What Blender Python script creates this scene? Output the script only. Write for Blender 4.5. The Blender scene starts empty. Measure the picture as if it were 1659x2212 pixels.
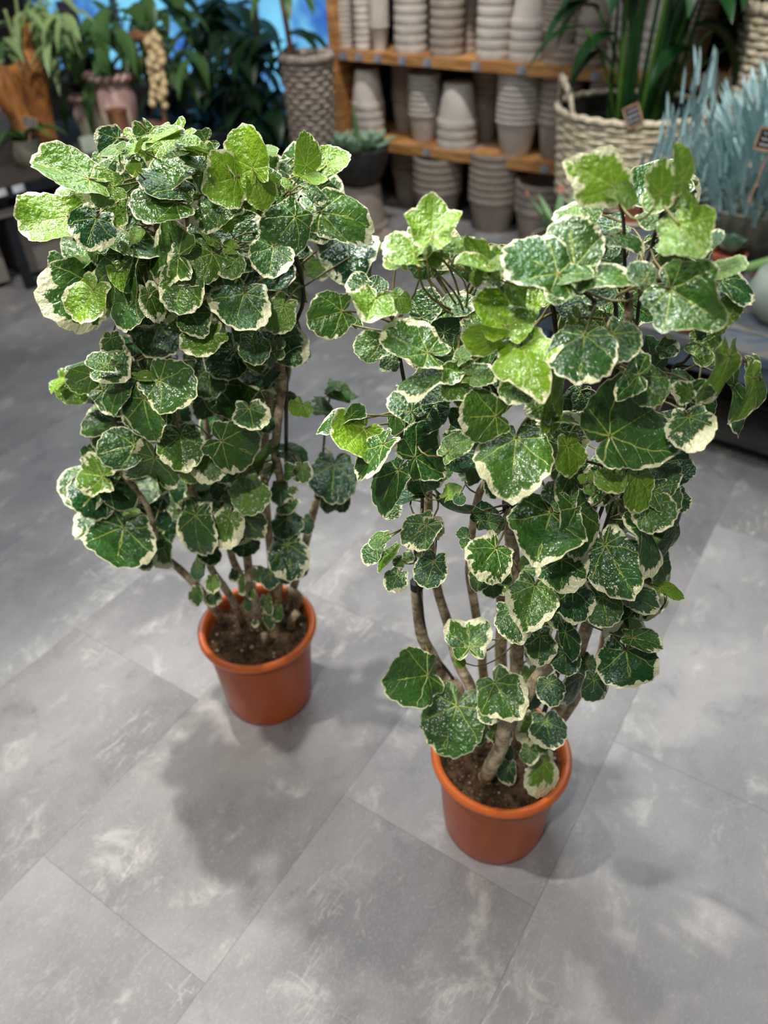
import bpy, math, random
from mathutils import Vector, Matrix, noise
C = bpy.context.scene.collection
PI = math.pi
random.seed(4)

# ------------------------------------------------------------------ camera
F_PX, PITCH, ROLL, CAM_H = 1663.15, 0.67993, -0.03388, 1.6
_c, _s = math.cos(PITCH), math.sin(PITCH)
_cr, _sr = math.cos(ROLL), math.sin(ROLL)
R0, U0, FWD = Vector((1,0,0)), Vector((0,_s,_c)), Vector((0,_c,-_s))
RT, UP = R0*_cr + U0*_sr, R0*(-_sr) + U0*_cr
CAM = Vector((0,0,CAM_H))
cd = bpy.data.cameras.new('camera'); cam = bpy.data.objects.new('camera', cd); C.objects.link(cam)
cam.matrix_world = Matrix((( RT.x,UP.x,-FWD.x,CAM.x),(RT.y,UP.y,-FWD.y,CAM.y),(RT.z,UP.z,-FWD.z,CAM.z),(0,0,0,1)))
cd.sensor_fit = 'VERTICAL'; cd.sensor_height = 36.0; cd.lens = F_PX/2212*36
cd.dof.use_dof = True; cd.dof.focus_distance = 1.03; cd.dof.aperture_fstop = cd.lens/1000/0.0092
cd.clip_start = 0.02
bpy.context.scene.camera = cam

# ------------------------------------------------------------------ world, lamps, exposure
sc = bpy.context.scene
sc.view_settings.view_transform = 'Standard'; sc.view_settings.look = 'None'
sc.view_settings.gamma = 1.0; sc.view_settings.use_curve_mapping = False
sc.view_settings.exposure = 0.28
w = bpy.data.worlds.new('world'); sc.world = w; w.use_nodes = True
w.node_tree.nodes['Background'].inputs[0].default_value = (0.93,0.96,1.0,1)
w.node_tree.nodes['Background'].inputs[1].default_value = 0.15
def spot(name, loc, target, power, size, radius, blend=0.5, col=(1,0.97,0.92)):
    l = bpy.data.lights.new(name, 'SPOT'); o = bpy.data.objects.new(name, l); C.objects.link(o)
    o.location = loc; d = Vector(target)-Vector(loc)
    o.rotation_euler = d.to_track_quat('-Z','Y').to_euler()
    l.energy = power; l.spot_size = size; l.spot_blend = blend; l.shadow_soft_size = radius; l.color = col
    return o
def panel(name, loc, target, power, sx, sy, col=(1,1,1)):
    l = bpy.data.lights.new(name, 'AREA'); o = bpy.data.objects.new(name, l); C.objects.link(o)
    l.shape = 'RECTANGLE'; l.size = sx; l.size_y = sy; l.energy = power; l.color = col
    o.location = loc; o.rotation_euler = (Vector(target)-Vector(loc)).to_track_quat('-Z','Y').to_euler()
spot('key_spot', (-1.3,0.75,3.2), (-0.25,0.95,0.8), 185, 0.9, 0.05, 0.75)
spot('back_spot', (-0.95,1.85,3.2), (-0.05,0.95,0.6), 235, 0.95, 0.05, 0.75)
spot('front_spot', (-0.45,-0.5,3.0), (-0.05,0.8,0.7), 110, 1.05, 0.06, 0.9)
panel('leaf_sheen_light', (-0.1,1.75,2.9), (0.0,1.1,0.6), 36, 1.5, 0.7, (0.86,0.94,1.0))  # added soft overhead light, gives the leaves a broad sheen
panel('back_sheen_light', (-0.2,3.7,2.9), (0.0,1.0,0.9), 22, 1.3, 0.4, (0.86,0.94,1.0))  # added from behind for sheen on the up-facing leaves
spot('right_spot', (2.0,2.0,3.0), (1.2,2.9,0.6), 110, 0.8, 0.06, 0.8)
spot('shelf_spot', (0.1,3.75,3.2), (0.25,4.95,1.15), 190, 0.8, 0.06, 0.8)
spot('corner_spot', (-1.5,1.9,3.0), (-1.75,4.3,0.45), 190, 0.75, 0.06, 0.8)
spot('plants_spot', (-1.0,3.2,3.0), (-1.1,5.4,0.9), 110, 1.0, 0.06, 0.8)
spot('basket_spot', (0.6,2.2,3.0), (1.15,3.4,0.8), 110, 0.7, 0.06, 0.8)

# ------------------------------------------------------------------ pixel rays to points
def ray(px, py): return FWD + RT*((px-829.5)/F_PX) - UP*((py-1106)/F_PX)
def atz(px, py, z=0.0):
    d = ray(px,py); return CAM + d*((z-CAM_H)/d.z)
def aty(px, py, Y):
    d = ray(px,py); return CAM + d*(Y/d.y)
def atp(px, py, P0, n):
    d = ray(px,py); return CAM + d*(n.dot(Vector(P0)-CAM)/n.dot(d))
def px_at(P): return (Vector(P)-CAM).dot(FWD)/F_PX     # metres per pixel at P

# ------------------------------------------------------------------ mesh collector
class MB:
    def __init__(s): s.v=[]; s.f=[]; s.m=[]
    def add(s, v, f, m=0):
        b=len(s.v); s.v += [Vector(p) for p in v]; s.f += [tuple(b+i for i in q) for q in f]; s.m += [m]*len(f); return s
    def box(s, c, size, rot=None, m=0):
        x,y,z=[k/2 for k in size]; c=Vector(c)
        P=[Vector(p) for p in ((-x,-y,-z),(x,-y,-z),(x,y,-z),(-x,y,-z),(-x,-y,z),(x,-y,z),(x,y,z),(-x,y,z))]
        if rot is not None: P=[rot@p for p in P]
        return s.add([c+p for p in P],[(0,3,2,1),(4,5,6,7),(0,1,5,4),(1,2,6,5),(2,3,7,6),(3,0,4,7)],m)
    def lathe(s, prof, c=(0,0,0), n=40, m=0, rot=None, wob=None):
        c=Vector(c); v=[]; f=[]; k=len(prof)
        for i in range(n):
            a=2*PI*i/n
            for j,(r,z) in enumerate(prof):
                rr = r*(wob(a,z) if wob else 1)
                p=Vector((rr*math.cos(a),rr*math.sin(a),z)); v.append(c+(rot@p if rot is not None else p))
        for i in range(n):
            for j in range(k-1):
                a,b=i*k+j,((i+1)%n)*k+j; f.append((a,b,b+1,a+1))
        return s.add(v,f,m)
    def tube(s, pts, rad, n=8, m=0, caps=True):
        pts=[Vector(p) for p in pts]; k=len(pts)
        R = rad if isinstance(rad,(list,tuple)) else [rad]*k
        v=[]; f=[]; u=None
        for i in range(k):
            t=(pts[min(i+1,k-1)]-pts[max(i-1,0)]).normalized()
            if u is None: u=t.orthogonal().normalized()
            u=(u-t*u.dot(t)); u = u.normalized() if u.length>1e-6 else t.orthogonal().normalized()
            w_=t.cross(u)
            for j in range(n):
                a=2*PI*j/n; v.append(pts[i]+(u*math.cos(a)+w_*math.sin(a))*R[i])
        for i in range(k-1):
            for j in range(n):
                a,b=i*n+j,i*n+(j+1)%n; f.append((a,b,b+n,a+n))
        if caps: f.append(tuple(reversed(range(n)))); f.append(tuple((k-1)*n+j for j in range(n)))
        return s.add(v,f,m)
    def build(s, name, mats, parent=None, loc=None, smooth=True, sharp=0.7):
        if not isinstance(mats,(list,tuple)): mats=[mats]
        if loc is None: loc = Vector(parent.location) if parent is not None and not parent.parent else (parent['_w'] if False else Vector((0,0,0)))
        loc=Vector(loc)
        me=bpy.data.meshes.new(name); me.from_pydata([p-loc for p in s.v],[],s.f)
        for mt in mats: me.materials.append(mt)
        if len(mats)>1: me.polygons.foreach_set('material_index',s.m)
        if smooth:
            me.polygons.foreach_set('use_smooth',[True]*len(me.polygons))
            if sharp: me.set_sharp_from_angle(angle=sharp)
        me.update()
        o=bpy.data.objects.new(name,me); C.objects.link(o)
        pw=Vector((0,0,0)); p=parent
        while p is not None: pw+=Vector(p.location); p=p.parent
        o.parent=parent; o.location=loc-pw
        return o
def thing(name, loc, label, cat, group=None):
    o=bpy.data.objects.new(name,None); C.objects.link(o); o.location=loc; o.empty_display_size=.05
    return tag(o,label,cat,group)
def tag(o,label,cat,group=None):
    o['label']=label; o['category']=cat
    if group: o['group']=group
    return o
def struct(o): o['kind']='structure'; return o
def smooth_path(pts, sub=5):
    pts=[Vector(p) for p in pts]; out=[]
    for i in range(len(pts)-1):
        p0=pts[max(i-1,0)];p1=pts[i];p2=pts[i+1];p3=pts[min(i+2,len(pts)-1)]
        for k in range(sub):
            t=k/sub; out.append(.5*((2*p1)+(p2-p0)*t+(2*p0-5*p1+4*p2-p3)*t*t+(3*p1-p0-3*p2+p3)*t**3))
    out.append(pts[-1]); return out

# ------------------------------------------------------------------ materials
class NT:
    def __init__(s,name):
        s.mat=bpy.data.materials.new(name); s.mat.use_nodes=True; s.t=s.mat.node_tree; s.t.nodes.clear()
        s.out=s.n('ShaderNodeOutputMaterial')
    def n(s,k,**kw):
        o=s.t.nodes.new(k)
        for a,b in kw.items(): setattr(o,a,b)
        return o
    def put(s,sock,val):
        if isinstance(val,bpy.types.NodeSocket): s.t.links.new(val,sock)
        else: sock.default_value=val
    def math(s,op,a,b=None,c=None,clamp=False):
        o=s.n('ShaderNodeMath',operation=op,use_clamp=clamp); s.put(o.inputs[0],a)
        if b is not None: s.put(o.inputs[1],b)
        if c is not None: s.put(o.inputs[2],c)
        return o.outputs[0]
    def step(s,x,lo,hi):
        o=s.n('ShaderNodeMapRange',interpolation_type='SMOOTHSTEP'); s.put(o.inputs[0],x); s.put(o.inputs[1],lo); s.put(o.inputs[2],hi); return o.outputs[0]
    def mix(s,f,a,b,blend='MIX'):
        o=s.n('ShaderNodeMix',data_type='RGBA',blend_type=blend); s.put(o.inputs[0],f); s.put(o.inputs[6],a); s.put(o.inputs[7],b); return o.outputs[2]
    def noise(s,vec,scale,detail=3,rough=.55,dist=0.):
        o=s.n('ShaderNodeTexNoise'); s.put(o.inputs['Scale'],scale); s.put(o.inputs['Detail'],detail); s.put(o.inputs['Roughness'],rough); s.put(o.inputs['Distortion'],dist)
        if vec is not None: s.put(o.inputs['Vector'],vec)
        return o.outputs[0]
    def xyz(s,x,y,z):
        o=s.n('ShaderNodeCombineXYZ'); s.put(o.inputs[0],x); s.put(o.inputs[1],y); s.put(o.inputs[2],z); return o.outputs[0]
    def coords(s,kind='Object'): return s.n('ShaderNodeTexCoord').outputs[kind]
    def bsdf(s,col,rough=.5,bump=None,bstr=.3,bdist=.01,spec=.5,metal=0.,trans=0.,tcol=None):
        b=s.n('ShaderNodeBsdfPrincipled'); s.put(b.inputs['Base Color'],col); s.put(b.inputs['Roughness'],rough)
        s.put(b.inputs['Specular IOR Level'],spec); s.put(b.inputs['Metallic'],metal)
        if bump is not None:
            k=s.n('ShaderNodeBump'); s.put(k.inputs['Strength'],bstr); s.put(k.inputs['Distance'],bdist); s.put(k.inputs['Height'],bump); s.put(b.inputs['Normal'],k.outputs[0])
        sh=b.outputs[0]
        if trans:
            tr=s.n('ShaderNodeBsdfTranslucent'); s.put(tr.inputs[0],tcol if tcol is not None else col)
            mx=s.n('ShaderNodeMixShader'); mx.inputs[0].default_value=trans; s.put(mx.inputs[1],sh); s.put(mx.inputs[2],tr.outputs[0]); sh=mx.outputs[0]
        s.put(s.out.inputs[0],sh); return s.mat
def rgb(r,g,b): # sRGB 0-255 to linear
    f=lambda c:(c/255/12.92 if c/255<=.04045 else ((c/255+.055)/1.055)**2.4)
    return (f(r),f(g),f(b),1)
def simple(name,col,rough=.5,var=.15,scale=20,bstr=.15,spec=.5,metal=0.,trans=0.,stretch=None,dark=.6):
    t=NT(name); co=t.coords()
    if stretch:
        mp=t.n('ShaderNodeMapping'); mp.inputs['Scale'].default_value=stretch; t.put(mp.inputs[0],co); co=mp.outputs[0]
    nz=t.noise(co,scale,4); c=rgb(*col); d=tuple(k*dark for k in c[:3])+(1,); l=tuple(min(1,k*(1+var)) for k in c[:3])+(1,)
    return t.bsdf(t.mix(t.step(nz,.3,.7),d,l),rough,nz,bstr,.004,spec,metal,trans)

def leaf_material():
    t=NT('variegated_leaf')
    a=t.n('ShaderNodeAttribute',attribute_name='lxy'); sp=t.n('ShaderNodeSeparateXYZ'); t.put(sp.inputs[0],a.outputs['Vector'])
    x,y,seed=sp.outputs
    b=t.n('ShaderNodeAttribute',attribute_name='lf'); sb=t.n('ShaderNodeSeparateColor'); t.put(sb.inputs[0],b.outputs['Color'])
    lime,cream,edge=sb.outputs
    v=t.math('SQRT',t.math('ADD',t.math('MULTIPLY',x,x),t.math('MULTIPLY',y,y)))
    flat=t.xyz(x,y,seed)
    wig=t.math('MULTIPLY',t.math('SUBTRACT',t.noise(flat,3.2,2),.5),.09)
    ang=t.math('DIVIDE',t.math('ARCTAN2',y,x),PI)
    aa=t.math('ADD',t.math('ABSOLUTE',ang),wig)
    d=t.math('MULTIPLY',t.math('MULTIPLY',t.math('PINGPONG',aa,.135),PI),v)
    wd=t.math('SUBTRACT',.021,t.math('MULTIPLY',v,.012))
    fade=t.step(edge,.0,.16)
    v1=t.math('MULTIPLY',t.math('SUBTRACT',1.,t.step(d,t.math('MULTIPLY',wd,.35),wd)),fade)
    s2=t.math('PINGPONG',t.math('ADD',t.math('SUBTRACT',v,t.math('MULTIPLY',d,.9)),t.math('MULTIPLY',wig,.8)),.085)
    v2=t.math('MULTIPLY',t.math('SUBTRACT',1.,t.step(s2,.003,.011)),t.math('MULTIPLY',fade,t.step(d,.30,.02)))
    # cream margin and blotches, streaked along the veins
    n1=t.noise(t.xyz(t.math('MULTIPLY',ang,6.0),t.math('MULTIPLY',v,1.3),t.math('MULTIPLY',seed,7.)),1.7,5,.62)
    n3=t.noise(t.xyz(t.math('MULTIPLY',ang,2.2),t.math('MULTIPLY',v,.7),t.math('MULTIPLY',seed,5.)),1.5,2,.5); n1=t.math('ADD',.5,t.math('ADD',t.math('MULTIPLY',t.math('SUBTRACT',n1,.5),1.5),t.math('MULTIPLY',t.math('SUBTRACT',n3,.5),1.3))); amp=t.math('ADD',.16,t.math('MULTIPLY',cream,.85))
    thr=t.math('ADD',t.math('ADD',-.03,t.math('MULTIPLY',cream,.10)),t.math('MULTIPLY',t.math('MULTIPLY',cream,cream),.36))
    field=t.math('ADD',edge,t.math('MULTIPLY',t.math('SUBTRACT',.5,n1),amp))
    cm=t.math('SUBTRACT',1.,t.step(field,t.math('SUBTRACT',thr,.012),t.math('ADD',thr,.012)))
    rim=t.math('MULTIPLY',t.math('SUBTRACT',1.,t.step(edge,.012,.045)),t.step(cream,.05,.15))
    cm=t.math('MAXIMUM',cm,t.math('MULTIPLY',rim,.8))
    # greens
    mott=t.noise(flat,7.,4,.6)
    dk=t.mix(mott,rgb(13,48,26),rgb(46,98,44)); lm=t.mix(mott,rgb(102,148,22),rgb(148,184,44))
    g=t.mix(lime,dk,lm)
    g=t.mix(t.math('MULTIPLY',v2,.30),g,rgb(140,176,84)); g=t.mix(t.math('MULTIPLY',v1,.62),g,rgb(188,205,98))
    cr=t.mix(mott,rgb(226,222,168),rgb(238,236,200))
    col=t.mix(t.math('MULTIPLY',cm,.95),g,cr)
    h=t.math('ADD',t.math('MULTIPLY',t.noise(flat,9.,2,.5),1.3),t.math('MULTIPLY',t.math('ADD',v1,t.math('MULTIPLY',v2,.5)),-.45))
    return t.bsdf(col,t.math('ADD',.16,t.math('MULTIPLY',mott,.16)),h,.5,.007,.75,trans=.17)
def floor_material():
    t=NT('concrete_look_vinyl'); co=t.coords('Generated'); co=t.n('ShaderNodeNewGeometry').outputs['Position']
    mp=t.n('ShaderNodeMapping',vector_type='POINT'); mp.inputs['Rotation'].default_value=(0,0,math.radians(-56.2)); t.put(mp.inputs[0],co)
    sp=t.n('ShaderNodeSeparateXYZ'); t.put(sp.inputs[0],mp.outputs[0]); u,vv=sp.outputs[0],sp.outputs[1]
    # planks .47 wide along u
    row=t.math('DIVIDE',t.math('ADD',vv,-.158+.47*40),.47); fr=t.math('FRACT',row); ri=t.math('FLOOR',row)
    off=t.math('MULTIPLY',t.math('FRACT',t.math('MULTIPLY',ri,.487)),.94)
    cx=t.math('DIVIDE',t.math('ADD',t.math('ADD',u,off),.94*20-.245),.94); fx=t.math('FRACT',cx); ci=t.math('FLOOR',cx)
    e1=t.math('MULTIPLY',t.math('MINIMUM',fr,t.math('SUBTRACT',1.,fr)),.47); e2=t.math('MULTIPLY',t.math('MINIMUM',fx,t.math('SUBTRACT',1.,fx)),.94)
    seam=t.math('SUBTRACT',1.,t.step(t.math('MINIMUM',e1,e2),.0003,.0017))
    tone=t.n('ShaderNodeTexWhiteNoise',noise_dimensions='2D'); t.put(tone.inputs['Vector'],t.xyz(ri,ci,0))
    shift=t.math('MULTIPLY',tone.outputs[0],9.)
    p=t.xyz(t.math('MULTIPLY',u,.75),vv,shift)
    big=t.noise(p,3.2,5,.6); mid=t.noise(p,9.,8,.72,.5); fine=t.noise(p,160.,3,.7)
    c=t.mix(t.step(big,.2,.8),rgb(108,105,106),rgb(150,146,144))
    c=t.mix(t.math('MULTIPLY',t.step(mid,.52,.70),.75),c,rgb(176,172,166))
    c=t.mix(t.math('MULTIPLY',t.step(mid,.46,.26),.65),c,rgb(92,90,93))
    c=t.mix(t.math('MULTIPLY',t.math('SUBTRACT',fine,.5),.9),c,rgb(190,188,185),'MIX')
    # pale scuffs: stretched noise crossed with patches
    sc1=t.noise(t.xyz(t.math('MULTIPLY',u,12.),t.math('MULTIPLY',vv,60.),shift),1.,4,.7,1.2)
    sc2=t.noise(t.xyz(t.math('MULTIPLY',u,55.),t.math('MULTIPLY',vv,10.),shift),1.,4,.7,1.2)
    patch=t.step(t.noise(p,2.3,3,.5),.50,.64)
    scf=t.math('MULTIPLY',t.math('MAXIMUM',t.step(sc1,.53,.68),t.step(sc2,.56,.70)),patch)
    c=t.mix(t.math('MULTIPLY',scf,.5),c,rgb(212,208,194))
    c=t.mix(t.math('MULTIPLY',t.math('SUBTRACT',tone.outputs[0],.5),.22),c,rgb(230,230,230))
    c=t.mix(t.math('MULTIPLY',seam,.42),c,rgb(72,70,72))
    hgt=t.math('SUBTRACT',t.math('MULTIPLY',mid,.4),seam)
    return t.bsdf(c,t.math('ADD',.44,t.math('MULTIPLY',mid,.2)),hgt,.12,.002,.4)
M={}
M['leaf']=leaf_material(); M['floor']=floor_material()
M['petiole']=simple('petiole_green_brown',(112,104,58),.5,.3,60)
M['young_stem']=simple('young_stem_dark',(58,48,38),.6,.3,80)
def bark():
    t=NT('grey_brown_bark'); co=t.coords()
    n=t.noise(co,55,5,.7); mp=t.n('ShaderNodeMapping'); mp.inputs['Scale'].default_value=(14,14,120); t.put(mp.inputs[0],co)
    r=t.noise(mp.outputs[0],1.,3,.6)
    c=t.mix(t.step(n,.3,.72),rgb(118,100,76),rgb(216,196,162)); c=t.mix(t.math('MULTIPLY',t.step(r,.55,.7),.5),c,rgb(70,58,44))
    return t.bsdf(c,.75,t.math('ADD',n,r),.6,.004,.25)
M['bark']=bark()
M['cut']=simple('sealed_cut_black',(24,22,20),.6,.4,60)
def soil():
    t=NT('potting_soil'); co=t.coords(); n=t.noise(co,38,5,.7); v=t.n('ShaderNodeTexVoronoi'); v.inputs['Scale'].default_value=95; t.put(v.inputs['Vector'],co)
    c=t.mix(t.step(n,.3,.7),rgb(42,31,23),rgb(104,82,60)); c=t.mix(t.step(v.outputs['Distance'],.3,.05),c,rgb(128,106,82))
    return t.bsdf(c,.95,t.math('ADD',n,v.outputs['Distance']),1.,.01,.1)
M['soil']=soil()
M['pebble']=simple('pale_grit',(160,144,118),.8,.2,60)
M['terracotta_plastic']=simple('terracotta_plastic',(172,80,32),.34,.06,7,.04,dark=.9)
M['terracotta_rim_lit']=simple('terracotta_plastic_rim_lit',(202,100,44),.32,.05,7,.03,dark=.92)  # same plastic as the body, light on the rim put into the colour
M['terracotta']=simple('terracotta_clay',(186,104,72),.8,.15,18)
M['clay']=simple('grey_clay',(200,190,180),.9,.10,9,.1,.2,dark=.88)
M['clay_dark']=simple('taupe_clay',(164,150,138),.9,.12,9,.1,.2,dark=.86)
def wood(name,a,b,sc=(3,3,60),rough=.6):
    t=NT(name); mp=t.n('ShaderNodeMapping'); mp.inputs['Scale'].default_value=sc; t.put(mp.inputs[0],t.coords()); n=t.noise(mp.outputs[0],1.,5,.6,.6)
    return t.bsdf(t.mix(t.step(n,.3,.7),rgb(*a),rgb(*b)),rough,n,.2,.003,.3)
M['oak']=wood('oiled_pine',(150,100,52),(200,150,94),(5,5,40))
M['drift']=wood('teak_root',(92,56,26),(178,118,62),(26,26,4),.75)
M['shelf_back']=simple('dark_back_panel',(52,48,45),.9,.2,6)
M['tag_grey']=simple('grey_price_holder',(150,150,158),.5,.1,20)
M['wicker']=simple('pale_wicker',(214,198,170),.7,.2,40,.3,.3,dark=.7)
M['wicker_grey']=simple('grey_wicker',(158,144,132),.75,.25,40,.3,.3,dark=.66)
M['metal_dark']=simple('dark_steel',(44,46,52),.45,.2,12,.05,.5,.4)
M['metal_blue']=simple('blue_grey_steel',(78,92,106),.5,.2,12,.05,.5,.2)
M['panel']=simple('taupe_planter',(138,130,122),.7,.08,4,.05,.3,dark=.9)
M['panel_dark']=simple('brown_grey_planter',(74,66,60),.7,.12,4,.05,.3,dark=.85)
M['edge_highlight']=simple('edge_highlight_white',(232,234,236),.4,.05,10)  # white of the highlights along the left table edge
M['blue_boards']=None
def boards():
    t=NT('worn_blue_boards'); mp=t.n('ShaderNodeMapping'); mp.inputs['Scale'].default_value=(2.5,26,26); mp.inputs['Rotation'].default_value=(0,0,math.radians(38)); t.put(mp.inputs[0],t.coords())
    n=t.noise(mp.outputs[0],1.,5,.65,.5); c=t.mix(t.step(n,.38,.52),rgb(72,92,112),rgb(112,112,112)); c=t.mix(t.step(n,.56,.66),c,rgb(150,128,104))
    return t.bsdf(c,.65,n,.3,.003,.3)
M['blue_boards']=boards()
M['concrete']=simple('weathered_concrete',(116,114,100),.9,.2,16,.4,.2,dark=.6)
M['stone_pale']=simple('pale_green_stone',(176,184,170),.75,.12,10,.25,.3,dark=.8)
M['black_clay']=simple('black_clay',(58,54,50),.7,.25,20,.2)
M['pink_vase']=None
def vase():
    t=NT('pink_cream_glaze'); sp=t.n('ShaderNodeSeparateXYZ'); co=t.coords(); t.put(sp.inputs[0],co)
    n=t.noise(co,14,4); h=t.math('ADD',t.math('MULTIPLY',sp.outputs[2],5.),t.math('MULTIPLY',t.math('SUBTRACT',n,.5),1.2))
    c=t.mix(t.step(h,.2,1.0),rgb(196,190,162),rgb(206,168,160)); c=t.mix(t.step(n,.62,.75),c,rgb(226,214,196))
    return t.bsdf(c,.55,n,.3,.004,.4)
M['pink_vase']=vase()
M['purple_glass']=simple('purple_glaze',(66,52,78),.15,.3,6,.02,.6)
M['straw']=simple('straw_bulbs',(214,190,146),.7,.2,30,.3,.2,dark=.6)
M['copper_wood']=wood('brown_post',(92,60,40),(150,104,72),(20,20,5))
def plant_mat(name,a,b,rough=.4,trans=.12,spec=.5,scale=9):
    t=NT(name); n=t.noise(t.coords(),scale,3); return t.bsdf(t.mix(n,rgb(*a),rgb(*b)),rough,n,.15,.004,spec,trans=trans)
M['dark_leaf']=plant_mat('dark_green_leaf',(16,40,22),(44,78,44),.38)
M['mid_leaf']=plant_mat('mid_green_leaf',(40,82,36),(96,132,70),.4)
M['pale_leaf']=plant_mat('pale_green_leaf',(88,120,72),(150,170,112),.45)
M['lily_leaf']=plant_mat('glossy_green_leaf',(16,48,22),(42,90,42),.32)
M['lily_stalk']=plant_mat('bright_stalk',(50,92,28),(100,142,50),.4)
M['chalk']=plant_mat('blue_chalk_leaf',(140,176,180),(192,218,216),.7,.05,.2,16)
M['succulent']=plant_mat('green_succulent',(86,128,80),(136,168,112),.5)
M['rosette']=plant_mat('grey_green_rosette',(118,152,126),(160,188,158),.6,.05,.3)
M['red_tip']=plant_mat('red_tipped_leaf',(196,84,84),(170,120,84),.5)
M['cactus']=plant_mat('green_cactus',(96,136,72),(130,164,96),.6,0.)
M['slate']=simple('chalkboard',(28,28,30),.8,.2,20)
M['chalk_mark']=simple('chalk_white',(222,222,226),.9,.05,40)
M['tag_frame']=simple('tag_wood',(176,138,108),.7,.15,30)
M['wall_dark']=simple('dark_grey_plaster',(58,56,56),.9,.1,3)
M['wall_pale']=simple('pale_grey_plaster',(168,168,164),.9,.06,3)
M['frame']=simple('window_frame_grey',(96,104,112),.5,.05,6)
def pane():
    t=NT('blue_lit_pane'); co=t.coords(); n=t.noise(co,2.6,3,.5,.3)
    c=t.mix(t.step(n,.32,.62),rgb(48,92,178),rgb(126,206,242))
    e=t.n('ShaderNodeEmission'); t.put(e.inputs[0],c); e.inputs[1].default_value=.95; t.put(t.out.inputs[0],e.outputs[0]); return t.mat
M['pane']=pane()
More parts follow.
